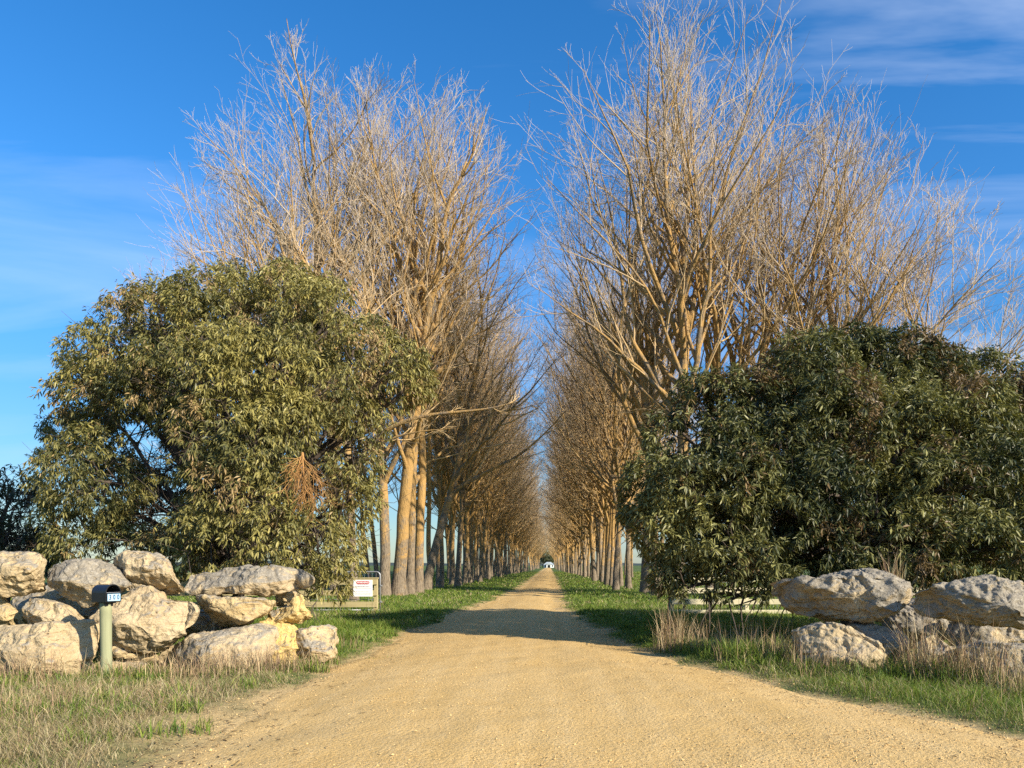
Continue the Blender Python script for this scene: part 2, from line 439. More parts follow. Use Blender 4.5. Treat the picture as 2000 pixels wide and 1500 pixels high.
# tufts of long green grass and tall dry stalks
def clump(cx, cy, r, n, h0, h1, wid, lean, pal):
    a = rng.random(n) * 6.283; rr = r * np.sqrt(rng.random(n))
    x, y = cx + rr * np.cos(a), cy + rr * np.sin(a) * .7
    ht = h0 + (h1 - h0) * rng.random(n)
    c = pal[rng.integers(0, len(pal), n)] * (.75 + .5 * rng.random((n, 1)))
    return blades(x, y, ht, wid * (.7 + .6 * rng.random(n)), lean * rng.random(n), c, 1.1)
parts = []
STALK = np.array([[.42, .31, .17], [.34, .23, .13], [.50, .40, .23], [.28, .18, .12]])
def gx(px, Y): return (px - VX) / F * Y
for (px, Y, r, n, h) in ((1312, 14.0, .32, 110, .95), (1345, 14.2, .4, 60, .8), (1390, 13.6, .5, 60, .72), (1440, 13.2, .5, 70, .75), (1500, 12.6, .5, 90, .8), (1545, 12.0, .45, 80, .7),
                         (1600, 11.2, .5, 70, .55), (1640, 11.0, .4, 50, .5), (1795, 10.3, .22, 90, 1.05), (1850, 10.2, .35, 80, .85), (1905, 10.0, .4, 100, .95), (1960, 9.7, .4, 60, .8),
                         (1740, 10.6, .5, 60, .5), (1990, 9.3, .4, 60, .6), (1470, 12.2, .6, 60, .5)):
    parts.append(clump(gx(px, Y), Y, r, int(n * 1.7), h * .35, h * 1.1, .008, .6, STALK))
for (px, Y, r, n, h) in ((20, 10.6, .5, 70, .6), (70, 10.5, .5, 70, .65), (120, 10.4, .5, 60, .55), (175, 10.4, .4, 40, .5), (250, 10.5, .5, 60, .5), (300, 10.6, .5, 60, .55),
                         (350, 10.8, .5, 90, .5), (400, 10.9, .5, 120, .5), (450, 11.1, .5, 130, .55), (500, 11.3, .5, 150, .55), (540, 11.5, .5, 110, .5), (580, 11.6, .4, 80, .45), (625, 11.8, .4, 60, .4), (230, 10.9, .5, 50, .55), (60, 9.2, .8, 90, .3), (200, 8.9, .9, 90, .28), (20, 8.0, .6, 80, .35), (660, 14.5, .5, 40, .45), (735, 23, .4, 50, .7)):
    parts.append(clump(gx(px, Y), Y, r, n, h * .4, h, .0075, .7, STALK))
for k in range(160):
    s = random.random() < .5
    Y = random.uniform(6, 15); X = (xl(np.array([Y]))[0] - random.uniform(.8, 6)) if s else (xr(np.array([Y]))[0] + random.uniform(.5, 5))
    parts.append(clump(X, Y, .25, 14, .12, .38, .006, .9, STALK))
V, Fs, K = merge(parts)
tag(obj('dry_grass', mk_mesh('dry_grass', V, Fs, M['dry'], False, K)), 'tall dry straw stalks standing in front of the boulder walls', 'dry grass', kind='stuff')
parts = []
for (px, Y, r, n, h) in ((1470, 12.3, .5, 420, .55), (1420, 12.9, .5, 320, .45), (1370, 13.6, .5, 260, .4), (1520, 11.8, .45, 300, .4), (1690, 10.6, .5, 200, .4), (1780, 10.4, .4, 300, .5), (1870, 10.1, .4, 300, .5), (1930, 9.8, .4, 220, .4), (1320, 14.3, .4, 240, .35), (1600, 11.1, .5, 200, .33), (230, 10.7, .5, 340, .32), (300, 10.6, .4, 160, .25), (160, 10.3, .4, 200, .25), (720, 19, .6, 300, .3), (650, 16, .6, 300, .32)):
    parts.append(clump(gx(px, Y), Y, r, n, h * .35, h, .010, 1.0, GREEN * 1.0))
for k in range(230):
    s = random.random() < .55
    Y = random.uniform(6, 26); X = (xl(np.array([Y]))[0] - random.uniform(.15, 5)) if s else (xr(np.array([Y]))[0] + random.uniform(.15, 5))
    parts.append(clump(X, Y, .22, 60, .08, .24, .007 + Y * .0005, 1.0, GREEN))
V, Fs, K = merge(parts)
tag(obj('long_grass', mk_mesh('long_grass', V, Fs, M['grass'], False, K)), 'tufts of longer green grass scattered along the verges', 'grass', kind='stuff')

# loose stones on the drive
n = 52000
y = 5.2 + 16 * rng.random(n) ** 1.8; x = -5 + 12 * rng.random(n)
dd = road_in(x, y)
w = .30 + .7 * np.clip((x - .2) / 3.0, 0, 1) + .5 * n2(x, y, 1.1) + .5 * np.exp(-((dd) / .3) ** 2)
k = (dd > -.5) & (rng.random(n) < w) & (x / y < .7); x, y = x[k], y[k]; n = len(x)
s = .0025 + .008 * rng.random(n) ** 6 + .003 * rng.random(n)
oc = np.array([[1, 0, 0], [0, 1, 0], [-1, 0, 0], [0, -1, 0], [0, 0, 1], [0, 0, -1.]])
of = np.array([[0, 1, 4], [1, 2, 4], [2, 3, 4], [3, 0, 4], [1, 0, 5], [2, 1, 5], [3, 2, 5], [0, 3, 5]])
V = oc[None] * (.6 + .7 * rng.random((n, 6, 1))) * s[:, None, None] * np.array([1.2, 1.2, .85])
a = rng.random(n) * 6.283; ca, sa = np.cos(a)[:, None], np.sin(a)[:, None]
V = np.stack([V[..., 0] * ca - V[..., 1] * sa, V[..., 0] * sa + V[..., 1] * ca, V[..., 2]], -1) + rng.normal(0, .15, (n, 6, 3)) * s[:, None, None]
V += np.stack([x, y, gz(x, y) + .005 + s * .35], -1)[:, None]
tag(obj('gravel', mk_mesh('gravel', V.reshape(-1, 3), (np.arange(n) * 6)[:, None, None].repeat(8, 1).repeat(3, 2).reshape(-1, 3) + np.tile(of, (n, 1)), M['stone'])),
    'loose ochre stones scattered over the gravel drive', 'gravel', kind='stuff')

# fallen leaves and bark bits along the edges of the drive
n = 2600; y = 6 + 26 * rng.random(n) ** 1.3; sd_ = rng.random(n) < .5
off = rng.gamma(1.3, .35, n) - .35
x = np.where(sd_, xl(y) + off, xr(y) - off)
Ln = .012 + .03 * rng.random(n); a = rng.random(n) * 6.283; dx, dy = np.cos(a) * Ln, np.sin(a) * Ln
z0 = gz(x, y) + .014
V = np.stack([np.stack([x - dx, y - dy, z0], -1), np.stack([x + dy * .25, y - dx * .25, z0 + .006], -1), np.stack([x + dx, y + dy, z0 + .01 * rng.random(n)], -1), np.stack([x - dy * .25, y + dx * .25, z0 + .004], -1)], 1)
kc = np.array([[.10, .06, .03], [.16, .10, .05], [.07, .05, .03]])[rng.integers(0, 3, n)]
tag(obj('leaf_litter', mk_mesh('leaf_litter', V.reshape(-1, 3), np.arange(4 * n).reshape(-1, 4), M['dry'], False, np.repeat(kc, 4, 0))), 'brown fallen leaves and bark bits along the edges of the drive', 'leaf litter', kind='stuff')

# ------------------------------------------------------------------ boulders
def boulder(poly, Y, label, group, grey=.0, yellow=.0, depth=.5, seed=0, tilt=(0, 0), rough=1.0, conv=None, block=.5, ridge=None):
    P = np.array([at(*conv(*p), Y) for p in poly])[:, [0, 2]]
    c = (P.max(0) + P.min(0)) / 2
    # signed-area centroid
    x0, z0 = P[:, 0] - c[0], P[:, 1] - c[1]; x1, z1 = np.roll(x0, -1), np.roll(z0, -1)
    cr = x0 * z1 - x1 * z0; A = cr.sum() / 2
    c = c + np.array([((x0 + x1) * cr).sum(), ((z0 + z1) * cr).sum()]) / (6 * A)
    nt, nph = 210, 124
    th = np.linspace(0, 2 * np.pi, nt, endpoint=False)
    Q = P - c; Q2 = np.roll(Q, -1, 0); r = np.zeros(nt)
    for k, t in enumerate(th):                        # ray against each side of the outline
        dx, dz = math.cos(t), math.sin(t); best = 0
        for a_, b_ in zip(Q, Q2):
            e = b_ - a_; den = dx * e[1] - dz * e[0]
            if abs(den) < 1e-9: continue
            s_ = (a_[0] * e[1] - a_[1] * e[0]) / den; u_ = (a_[0] * dz - a_[1] * dx) / den
            if s_ > 0 and -1e-6 <= u_ <= 1 + 1e-6: best = max(best, s_)
        r[k] = best
    r = (np.roll(r, 1) + 2 * r + np.roll(r, -1)) / 4
    size = math.sqrt(abs(A)); D = size * depth
    ph = np.linspace(0, np.pi, nph)[1:-1]
    S = np.sin(ph) ** block; Dp = np.sign(np.cos(ph)) * np.abs(np.cos(ph)) ** .8
    X = r[None] * S[:, None] * np.cos(th); Z = r[None] * S[:, None] * np.sin(th)
    Yv = -Dp[:, None] * D * np.ones(nt) + 0 * X
    V = np.stack([X, Yv, Z], -1).reshape(-1, 3)
    V = np.concatenate([V, [[0, -D, 0], [0, D, 0]]])
    rg = np.random.default_rng(seed + 100)
    # fracture planes on the broad faces
    for k in range(12):
        sgn = -1 if k < 8 else 1
        nv = np.array([rg.normal(0, .55), sgn, rg.normal(.1, .5)]); nv /= np.linalg.norm(nv)
        ext = (V @ nv).max(); dlim = ext * rg.uniform(.58, .86)
        over = np.maximum(V @ nv - dlim, 0)
        V[:, 1] -= (over * .97)[:] / nv[1] * 1.0 * abs(nv[1])
    V[:, 1] += tilt[0] * V[:, 0] + tilt[1] * V[:, 2]
    # a broken edge across the face: the rock slopes back above it and is undercut below it
    slant, v0, kt, kb = ridge or (rg.normal(0, .25), rg.uniform(-.25, .0), rg.uniform(.1, .45), rg.uniform(.5, 1.0))
    hh = Q[:, 1].max(); vv = V[:, 2] + slant * V[:, 0] - v0 * hh
    soft = lambda a: np.sqrt(np.maximum(a, 0) ** 2 + (.05 * hh) ** 2) - .05 * hh
    V[:, 1] += kt * soft(vv) + kb * soft(-vv)
    # relief
    W = V + rg.random(3) * 50
    nn = len(V); m = nph - 2
    idx = np.arange(m * nt).reshape(m, nt); nxt = np.roll(idx, -1, 1)
    q = np.stack([idx[:-1], idx[1:], nxt[1:], nxt[:-1]], -1).reshape(-1, 4)
    t3 = np.concatenate([np.stack([np.full(nt, nn - 2), idx[0], nxt[0]], -1), np.stack([np.full(nt, nn - 1), nxt[-1], idx[-1]], -1)])
    fn = np.zeros_like(V); a, b, cc, dd_ = (V[q[:, i]] for i in range(4)); nq = np.cross(cc - a, dd_ - b)
    for i in range(4): np.add.at(fn, q[:, i], nq)
    fn[-2] = [0, -1, 0]; fn[-1] = [0, 1, 0]
    fn = nrm(fn)
    fn *= np.sign((fn * (V - [0, 0, 0])).sum(1).mean())
    strata = fbm(W * np.array([1.1, 1.1, 4.5]), 4, .55)
    rel = .03 * fbm(W * 2.0 / max(size, .3), 3) * size - .040 * np.abs(fbm(W * 3.6, 4, .55)) + .018 * strata + .012 * fbm(W * 13, 3, .6) - .03 * np.maximum(.12 - np.abs(fbm(W * 1.3 + 40, 3)), 0) / .12
    V = V + fn * (rel * rough)[:, None]
    o = obj('boulder', mk_mesh('boulder', V, [q, t3], M['rock'], True), None, (c[0], Y, c[1]))
    o.color = (grey, yellow, 0, 1)
    tag(o, label, 'boulder', group)
    return o
cl = lambda x, y: (x * .35, 1050 + y * .35)
cr_ = lambda x, y: (1250 + x * .375, 1050 + y * .375)
LG, RG = 'boulders stacked in the wall left of the drive', 'boulders stacked in the wall right of the drive'
LB = [
 ([(-100,200),(-60,95),(0,82),(60,76),(130,80),(200,82),(225,110),(230,160),(228,215),(205,300),(150,315),(60,332),(-60,332)], 11.3, 'layered cream boulder on top of the wall at its far left end', .05, .1, .5, (0, 0)),
 ([(238,170),(290,145),(380,115),(450,112),(560,135),(640,190),(700,240),(715,272),(670,285),(620,330),(520,388),(460,392),(380,345),(300,290),(250,250),(236,210)], 11.5, 'grey flat topped boulder just behind the black mailbox', .55, .0, .5, (0, .25)),
 ([(598,145),(640,100),(700,70),(760,62),(810,75),(880,90),(940,120),(980,170),(1000,220),(1032,280),(1020,305),(950,332),(900,332),(850,300),(790,265),(740,258),(690,235),(650,190)], 11.8, 'highest boulder of the left wall, cream with a shaded lower left edge', .1, .05, .5, (-.25, -.1)),
 ([(1020,210),(1080,200),(1150,205),(1200,175),(1280,160),(1400,150),(1500,148),(1620,165),(1700,190),(1762,222),(1750,262),(1680,287),(1600,307),(1480,332),(1390,328),(1300,322),(1200,327),(1100,318),(1030,312)], 12.3, 'long flat grey slab capping the drive end of the left wall', .45, .0, .33, (0, .35)),
 ([(520,445),(560,400),(640,360),(680,300),(740,272),(800,272),(860,300),(890,335),(960,350),(1040,355),(1085,385),(1102,410),(1080,460),(1060,490),(1030,540),(960,585),(880,630),(850,662),(780,655),(700,645),(640,610),(540,590),(510,520)], 11.5, 'largest cream boulder, standing right of the mailbox post', -.08, .05, .45, (.1, .05)),
 ([(105,440),(130,380),(150,338),(200,342),(280,350),(350,370),(400,410),(450,455),(475,485),(400,500),(250,500),(120,500)], 11.4, 'low cream boulder under the grey one, left of the mailbox post', .05, .05, .5, (0, .1)),
 ([(0,332),(40,368),(80,415),(55,440),(52,495),(0,505),(-70,505),(-70,332)], 11.4, 'yellowish boulder cut by the left edge of the photo below the layered one', .0, .35, .5, (0, 0)),
 ([(-90,490),(0,490),(100,488),(220,482),(330,472),(400,466),(480,468),(510,490),(515,540),(505,620),(490,700),(470,810),(300,825),(0,825),(-90,825)], 11.0, 'broad squared base block carrying the dark shadow of the mailbox post', -.02, .1, .38, (0, .05)),
 ([(500,590),(560,575),(640,595),(740,630),(850,652),(845,692),(780,690),(720,675),(640,662),(560,645),(510,638)], 11.6, 'thin wedge of stone squeezed under the largest cream boulder', .0, .2, .8, (0, 0)),
 ([(470,710),(560,692),(660,686),(740,690),(810,705),(800,770),(600,800),(470,800)], 11.4, 'low stone half buried in grass at the foot of the mailbox post', .0, .1, .6, (0, .2)),
 ([(1050,345),(1100,325),(1250,325),(1400,328),(1500,345),(1542,342),(1538,380),(1500,430),(1420,465),(1340,500),(1280,517),(1200,512),(1150,480),(1120,430),(1080,380)], 12.2, 'yellow boulder with a shaded underside beneath the long slab', -.1, .3, .6, (-.2, -.3)),
 ([(1640,332),(1670,313),(1700,330),(1703,380),(1732,410),(1722,452),(1650,487),(1590,492),(1520,467),(1480,450),(1490,410),(1560,380),(1620,375)], 12.4, 'small knobbly yellow boulder under the right tip of the long slab', -.2, .75, .65, (0, 0)),
 ([(840,690),(870,650),(920,600),(1000,560),(1060,535),(1160,540),(1280,515),(1400,492),(1500,515),(1525,560),(1510,640),(1470,740),(1400,800),(1280,820),(1050,820),(900,790)], 11.7, 'wide low boulder at the foot of the wall behind brown dry weeds', .12, .05, .5, (0, .4)),
 ([(1420,480),(1480,458),(1560,463),(1640,508),(1680,540),(1700,640),(1660,720),(1560,745),(1480,720),(1490,600),(1505,540)], 12.2, 'bright yellow boulder in the bottom course near the drive end', -.25, .95, .6, (0, .1)),
 ([(1640,510),(1720,495),(1800,485),(1858,510),(1874,600),(1864,680),(1780,710),(1690,710),(1630,680),(1630,560)], 12.3, 'squarish brown stained boulder ending the left wall beside the drive', .2, .15, .6, (.1, 0)),
 ([(330,330),(480,340),(640,330),(660,420),(560,520),(420,520),(330,440)], 12.3, 'filler boulder added to darken the gap behind the mailbox post', .1, .1, .5, (0, 0)),  # added filler, keeps the gap behind the post dark
 ([(60,270),(300,260),(520,300),(530,480),(300,500),(60,500)], 12.5, 'filler boulder added to darken the gap behind the grey boulder and the low cream one', .3, .1, .4, (0, 0)),  # added behind the wall so bright grass gives way to darkness
 ([(990,400),(1180,400),(1200,560),(1000,570)], 12.8, 'filler stone added to darken the gap right of the largest cream boulder', .2, .1, .6, (0, 0)),  # added stone standing in for the dark of the gap
 ([(690,250),(860,250),(900,360),(700,360)], 12.6, 'filler stone added to darken the gap under the highest boulder of the left wall', .2, .1, .6, (0, 0)),  # added filler that closes this gap with shade
 ([(1530,300),(1640,300),(1660,360),(1600,400),(1530,390)], 12.7, 'small shaded stone filling the gap under the long slab', .05, .3, .6, (0, 0)),
]
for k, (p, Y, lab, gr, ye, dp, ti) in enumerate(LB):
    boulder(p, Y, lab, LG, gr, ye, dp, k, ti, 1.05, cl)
RB = [
 ([(712,262),(760,225),(880,195),(1000,200),(1080,185),(1220,180),(1330,195),(1400,225),(1430,280),(1482,290),(1472,310),(1400,345),(1330,395),(1250,432),(1130,445),(1050,447),(960,427),(860,412),(800,382),(770,330),(730,290)], 12.0, 'big grey capstone nearest the drive with a dry tuft growing on top', .5, .0, .5, (-.05, .0)),
 ([(1490,292),(1600,235),(1740,205),(1860,198),(2000,225),(2110,240),(2160,330),(2110,440),(2000,468),(1860,472),(1700,462),(1560,432),(1500,372)], 11.0, 'big grey topped boulder cut by the right edge of the photo', .4, .05, .5, (-.05, .0)),
 ([(825,490),(900,460),(1000,443),(1100,470),(1200,520),(1240,590),(1232,650),(1190,720),(1080,745),(950,730),(850,660),(825,560)], 11.5, 'rounded cream boulder under the grey capstone behind dry stalks', .0, .1, .55, (-.35, 0)),
 ([(1110,448),(1250,455),(1380,480),(1430,560),(1400,660),(1300,700),(1240,700),(1200,600),(1150,520)], 12.0, 'bluish grey shaded boulder between the two right wall courses', .5, .0, .55, (.2, -.3)),
 ([(1490,505),(1560,508),(1610,550),(1665,590),(1660,690),(1560,720),(1480,690),(1475,560)], 10.9, 'small pointed cream boulder among the tallest dry stalks', -.05, .1, .6, (-.2, 0)),
 ([(1720,590),(1850,550),(2000,545),(2110,560),(2140,790),(1960,830),(1870,780),(1800,690),(1740,620)], 10.3, 'pitted boulder in the lower right corner of the right wall', .25, .05, .55, (-.3, .1)),
 ([(1260,380),(1520,300),(1600,460),(1500,590),(1280,580)], 12.7, 'filler boulder added to darken the gap between the two big capstones', .4, .0, .6, (0, 0)),  # added dark filler, hides the lit grass between the capstones
 ([(1600,430),(1800,420),(2000,430),(2120,450),(2120,640),(1900,640),(1650,620)], 12.0, 'filler boulder added to darken the gap under the big boulder at the right edge', .3, .05, .5, (0, 0)),  # added rock that fills the open gap with darkness
]
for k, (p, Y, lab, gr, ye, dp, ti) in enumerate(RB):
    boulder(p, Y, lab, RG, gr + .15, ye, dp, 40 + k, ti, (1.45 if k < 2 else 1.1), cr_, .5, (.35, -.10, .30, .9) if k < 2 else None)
tuft = clump(gx(1745, 12), 12.0, .16, 60, .15, .75, .007, .5, STALK)
zt = at(1745, 1133, 12)[2] - gz(np.array([gx(1745, 12)]), np.array([12.]))[0]
V, q, t, K = tuft; V = V + np.array([0, 0, zt - .03])
tag(obj('grass_tuft', mk_mesh('grass_tuft', V, [q, t], M['dry'], False, K)), 'dry grass tuft rooted on top of the big grey capstone', 'grass tuft')

# ------------------------------------------------------------------ mailbox
def text_mesh(txt, size, mat, depth=.002, bold=0.0):
    cu = bpy.data.curves.new('letters', 'FONT'); cu.body = txt; cu.size = size; cu.extrude = depth; cu.offset = bold
    cu.align_x = 'CENTER'; cu.align_y = 'CENTER'; cu.resolution_u = 3
    o = bpy.data.objects.new('letters', cu); C.objects.link(o)
    bpy.context.view_layer.update()
    me = bpy.data.meshes.new_from_object(o.evaluated_get(bpy.context.evaluated_depsgraph_get()))
    bpy.data.objects.remove(o); bpy.data.curves.remove(cu)
    me.materials.clear(); me.materials.append(mat); return me

YM = 10.75
pm = at(207, 1330, YM); gzp = gz(pm[:1], pm[1:2])[0]
mb = empty('mailbox', (pm[0], YM, gzp), 'black arched mailbox numbered 300 on a round timber post', 'mailbox')
topz = at(207, 1177, YM)[2] - gzp
a = np.linspace(0, 1, 12)
P = np.stack([.004 * np.sin(a * 5), 0 * a, -.2 + (topz + .2) * a], -1)
q = MB().tube(P, .075 + .002 * np.sin(a * 9), 28); q.build('post', M['post'], mb, True)
# box: an arch profile swept along its length, turned so the open end looks towards the drive
bx = bpy.data.objects.new('box', None)
w, hb, Lb = .115, .13, .27
prof = [(-w, 0), (w, 0), (w, hb)] + [(w * math.cos(t), hb + w * .95 * math.sin(t)) for t in np.linspace(0, np.pi, 15)[1:-1]] + [(-w, hb)]
def arch(m, y0, y1, thick=.006):
    n = len(prof); pr = np.array(prof); ce = np.array([0, hb * .8]); inn = ce + (pr - ce) * (1 - thick / w)
    V = np.concatenate([np.stack([p[:, 0], np.full(n, y), p[:, 1]], -1) for y in (y0, y1) for p in (pr, inn)])
    k = np.arange(n); j = (k + 1) % n
    f = np.concatenate([np.stack([k, j, 2 * n + j, 2 * n + k], -1), np.stack([n + j, n + k, 3 * n + k, 3 * n + j], -1), np.stack([k, n + k, n + j, j], -1), np.stack([2 * n + j, 3 * n + j, 3 * n + k, 2 * n + k], -1)])
    m.add(V, f)
rzm = math.radians(68)
holder = (0.0, 0.0, topz + .012)
m = MB(); arch(m, -Lb / 2, Lb / 2)
m.box((-w + .008, Lb / 2 - .02, .008), (w - .008, Lb / 2 - .012, hb + .05))
body = m.build('shell', M['black'], mb, False); body.location = holder; body.rotation_euler = (0, 0, rzm)
m = MB(); arch(m, -Lb / 2 - .012, -Lb / 2 + .012, .012); rim = m.build('rim', M['black'], body); rim.scale = (1.04, 1, 1.03)
m = MB(); m.box((-w * .93, -Lb / 2 + .016, .006), (w * .93, -Lb / 2 + .024, hb * .98), .003); flap = m.build('front_flap', M['black'], body)
m = MB(); m.tube([(-w * .95, -Lb / 2 - .004, hb), (w * .95, -Lb / 2 - .004, hb)], .004, 6); m.build('flap_rod', M['galv'], body)
m = MB(); m.box((-.098, -Lb / 2 - .024, .014), (.098, -Lb / 2 - .013, .112), .002); pl = m.build('number_plate', M['plate'], body)
for k, dx in enumerate((-.062, 0, .062)):
    dg = obj('digit', text_mesh('300'[k], .098, M['digit'], .0015, .002), pl, (dx, -Lb / 2 - .0255, .063)); dg.rotation_euler = (math.pi / 2, 0, 0); dg.scale = (.75, 1, 1)
m = MB(); m.box((-.06, -.07, -.06), (.06, .07, -.001), .004); m.build('bracket', M['black'], body)

# ------------------------------------------------------------------ fences, gates, sign
def rail_fence(name, x0, x1, Y, rails, posts, ph, label, mats, rz=0.0):
    z0 = gz(np.array([x0]), np.array([Y]))[0]
    e = empty(name, (x0, Y, z0), label, 'fence', None, rz); L = x1 - x0
    for (za, zb) in rails:
        m = MB(); n = max(1, int(round(abs(L) / 2.4)))
        for k in range(n):
            a0, a1 = L * k / n, L * (k + 1) / n; s_ = random.uniform(-.012, .012)
            m.box((min(a0, a1) + .004, -.03, za + s_), (max(a0, a1) - .004, .012, zb + s_), .004)
        m.build('rail', mats[0], e)
    for p in posts:
        m = MB(); m.box((p - .06, .014, -.3), (p + .06, .13, ph + random.uniform(-.02, .03)), .008); m.build('post', mats[1], e)
    return e
YF = 25.2
xe = gx(737, YF)
fl = rail_fence('timber_fence', xe, xe - 9.0, YF, [(.18, .36), (.56, .73), (.93, 1.11)], [-.06, -2.3, -4.7, -7.1], 1.16, 'weathered brown post and rail fence with a warning sign, left of the drive', (M['rail'], M['rail']))
m = MB(); m.box((-9.0, -.05, 1.112), (0.03, .10, 1.15), .006); m.build('capping_rail', M['rail'], fl)
YR = 24.6
fr = rail_fence('timber_fence', gx(1312, YR), gx(1312, YR) + 8.5, YR, [(.02, .14), (.30, .47), (.66, .83), (1.02, 1.18)], [2.4, 4.8, 7.2], 1.2, 'pale timber rail fence glimpsed under the dark bush right of the drive', (M['railpale'], M['railpale']))
m = MB(); a = np.linspace(0, 1, 8); m.tube(np.stack([-.02 + .02 * np.sin(a * 3), 0 * a + .09, -.3 + 1.62 * a], -1), .09 - .008 * a, 14); m.build('end_post', M['post'], fr, True)

def tube_gate(loc, L, H, label, rz=0.0, brace=True, flip=1):
    e = empty('metal_gate', loc, label, 'gate', None, rz); r = .12
    cs = [(0, 0.0), (0, H - r)] + [(r - r * math.cos(t), H - r + r * math.sin(t)) for t in np.linspace(.2, np.pi / 2, 6)] + [(L - r, H)] + [(L - r + r * math.sin(t), H - r + r * math.cos(t)) for t in np.linspace(.2, np.pi / 2, 6)] + [(L, 0.0), (0, 0)]
    m = MB(); m.tube([(flip * x, 0, z) for x, z in cs], .024, 10); m.build('frame', M['galv'], e, True)
    m = MB()
    for z in (H * .28, H * .55): m.tube([(flip * .02, 0, z), (flip * (L - .02), 0, z)], .011, 6)
    for k in range(1, int(L / .13)): m.tube([(flip * k * .13, 0, .02), (flip * k * .13, 0, H - .01)], .0045, 5)
    m.build('mesh_infill', M['galv'], e)
    if brace:
        m = MB(); m.tube([(flip * L * .5, .02, .03), (flip * L * .98, .02, H - .08)], .017, 8); m.build('brace', M['galv'], e)
    for z in (.25, H * .62):
        m = MB(); m.box((min(0, -flip * .07), -.03, z), (max(0, -flip * .07), .03, z + .05), .006); m.build('hinge', M['galv'], e)
    return e
zgl = gz(np.array([gx(742, 25.6)]), np.array([25.6]))[0]
tube_gate((gx(742, 25.6), 25.62, zgl + .06), 3.4, 1.27, 'galvanised tube gate folded open behind the warning sign', 0, False, -1)
zgr = gz(np.array([gx(1330, 25.2)]), np.array([25.2]))[0]
tube_gate((gx(1335, 25.2), 25.2, zgr + .06), 3.6, 1.22, 'galvanised tube gate standing open behind the pale right fence', math.radians(4), True, 1)

sg = empty('warning_sign', (gx(709.5, YF), YF - .045, gz(np.array([gx(709.5, YF)]), np.array([YF]))[0] + .55), 'white WARNING farm biosecurity sign screwed to the left timber fence', 'sign')
sw, sh = .31, .49
m = MB(); m.box((-sw, -.006, 0), (sw, .006, sh + .05), .003); m.build('panel', M['white'], sg)
m = MB(); cx, cz, rx, rz_ = 0, sh - .035, .215, .05
pts = [(cx + s * (rx - rz_) + rz_ * math.cos(t), cz + rz_ * math.sin(t)) for s, t0 in ((1, -np.pi / 2), (-1, np.pi / 2)) for t in np.linspace(t0, t0 + np.pi, 9)]
n = len(pts); V = [(x, y, z) for y in (-.010, -.0065) for x, z in pts] + [(cx, -.010, cz)]
m.add(V, [[i, (i + 1) % n, n + (i + 1) % n, n + i] for i in range(n)], [[2 * n, (i + 1) % n, i] for i in range(n)])
bn = m.build('red_banner', M['red'], sg)
o = obj('banner_lettering', text_mesh('WARNING', .078, M['white'], .001, .002), bn, (0, -.0118, cz)); o.rotation_euler = (math.pi / 2, 0, 0)
o = obj('lettering', text_mesh('FARM BIOSECURITY', .05, M['greytext'], .001, .001), sg, (0, -.0085, sh - .17)); o.rotation_euler = (math.pi / 2, 0, 0)
m = MB()
for z, x0, x1 in ((sh - .105, -.2, .2), (sh - .225, -.27, .27), (sh - .33, -.28, .2), (sh - .38, -.28, .27), (sh - .43, -.26, .25)):
    x = x0; m = MB()
    while x < x1:
        l_ = random.uniform(.02, .06); m.box((x, -.0085, z - .007), (min(x + l_, x1), -.0065, z + .007)); x += l_ + .012
    m.build('small_print', M['greytext'], sg)

# far wire fence beyond the trees, on the left and on the right
def wire_fence(p0, p1, n, label):
    p0, p1 = np.array(p0, float), np.array(p1, float); e = empty('wire_fence', (*p0, 0), label, 'fence')
    for k in range(n):
        p = (p1 - p0) * k / (n - 1); m = MB(); m.tube([(p[0], p[1], -.2), (p[0], p[1], 1.15)], .05, 6); m.build('post', M['railpale'], e)
    m = MB()
    for z in (.3, .55, .8, 1.05): m.tube([(0, 0, z), (p1[0] - p0[0], p1[1] - p0[1], z)], .008, 4)
    m.build('wire', M['galv'], e)
wire_fence((-32, 62), (-11, 62), 9, 'far wire fence with pale posts in the field behind the left trees')
wire_fence((9, 58), (34, 58), 9, 'far wire fence with pale posts in the field behind the right trees')

# ------------------------------------------------------------------ bare poplars
def grow(rg, start, dirn, length, n, up, wig):
    """polylines (M,n,3) that start along dirn and bend upwards"""
    Mn = len(start); P = np.empty((Mn, n, 3)); P[:, 0] = start; d = dirn.copy(); step = (length / (n - 1))[:, None]
    for i in range(1, n):
        P[:, i] = P[:, i - 1] + d * step
        d = nrm(d + np.array([0, 0, up]) + rg.normal(0, wig, (Mn, 3)))
    return P
def spawn(rg, P, R, cnt, t0, t1, ang0, ang1):
    Mn, n, _ = P.shape
    t = t0 + (t1 - t0) * (np.arange(cnt)[None] + rg.random((Mn, cnt))) / cnt
    f = t * (n - 1); i = np.minimum(f.astype(int), n - 2); u = (f - i)[..., None]
    mi = np.arange(Mn)[:, None]
    pos = P[mi, i] * (1 - u) + P[mi, i + 1] * u
    tan = nrm(P[mi, i + 1] - P[mi, i]); rad = R[mi, i] * (1 - u[..., 0]) + R[mi, i + 1] * u[..., 0]
    rnd = rg.normal(size=pos.shape); perp = nrm(rnd - (rnd * tan).sum(-1, keepdims=True) * tan)
    a = np.radians(ang0 + (ang1 - ang0) * rg.random(t.shape))[..., None]
    d = nrm(tan * np.cos(a) + perp * np.sin(a))
    return pos.reshape(-1, 3), d.reshape(-1, 3), rad.ravel(), t.ravel()
def taper(r0, r1, n, p=1.0):
    t = np.linspace(0, 1, n)[None] ** p
    return r0[:, None] * (1 - t) + r1[:, None] * t

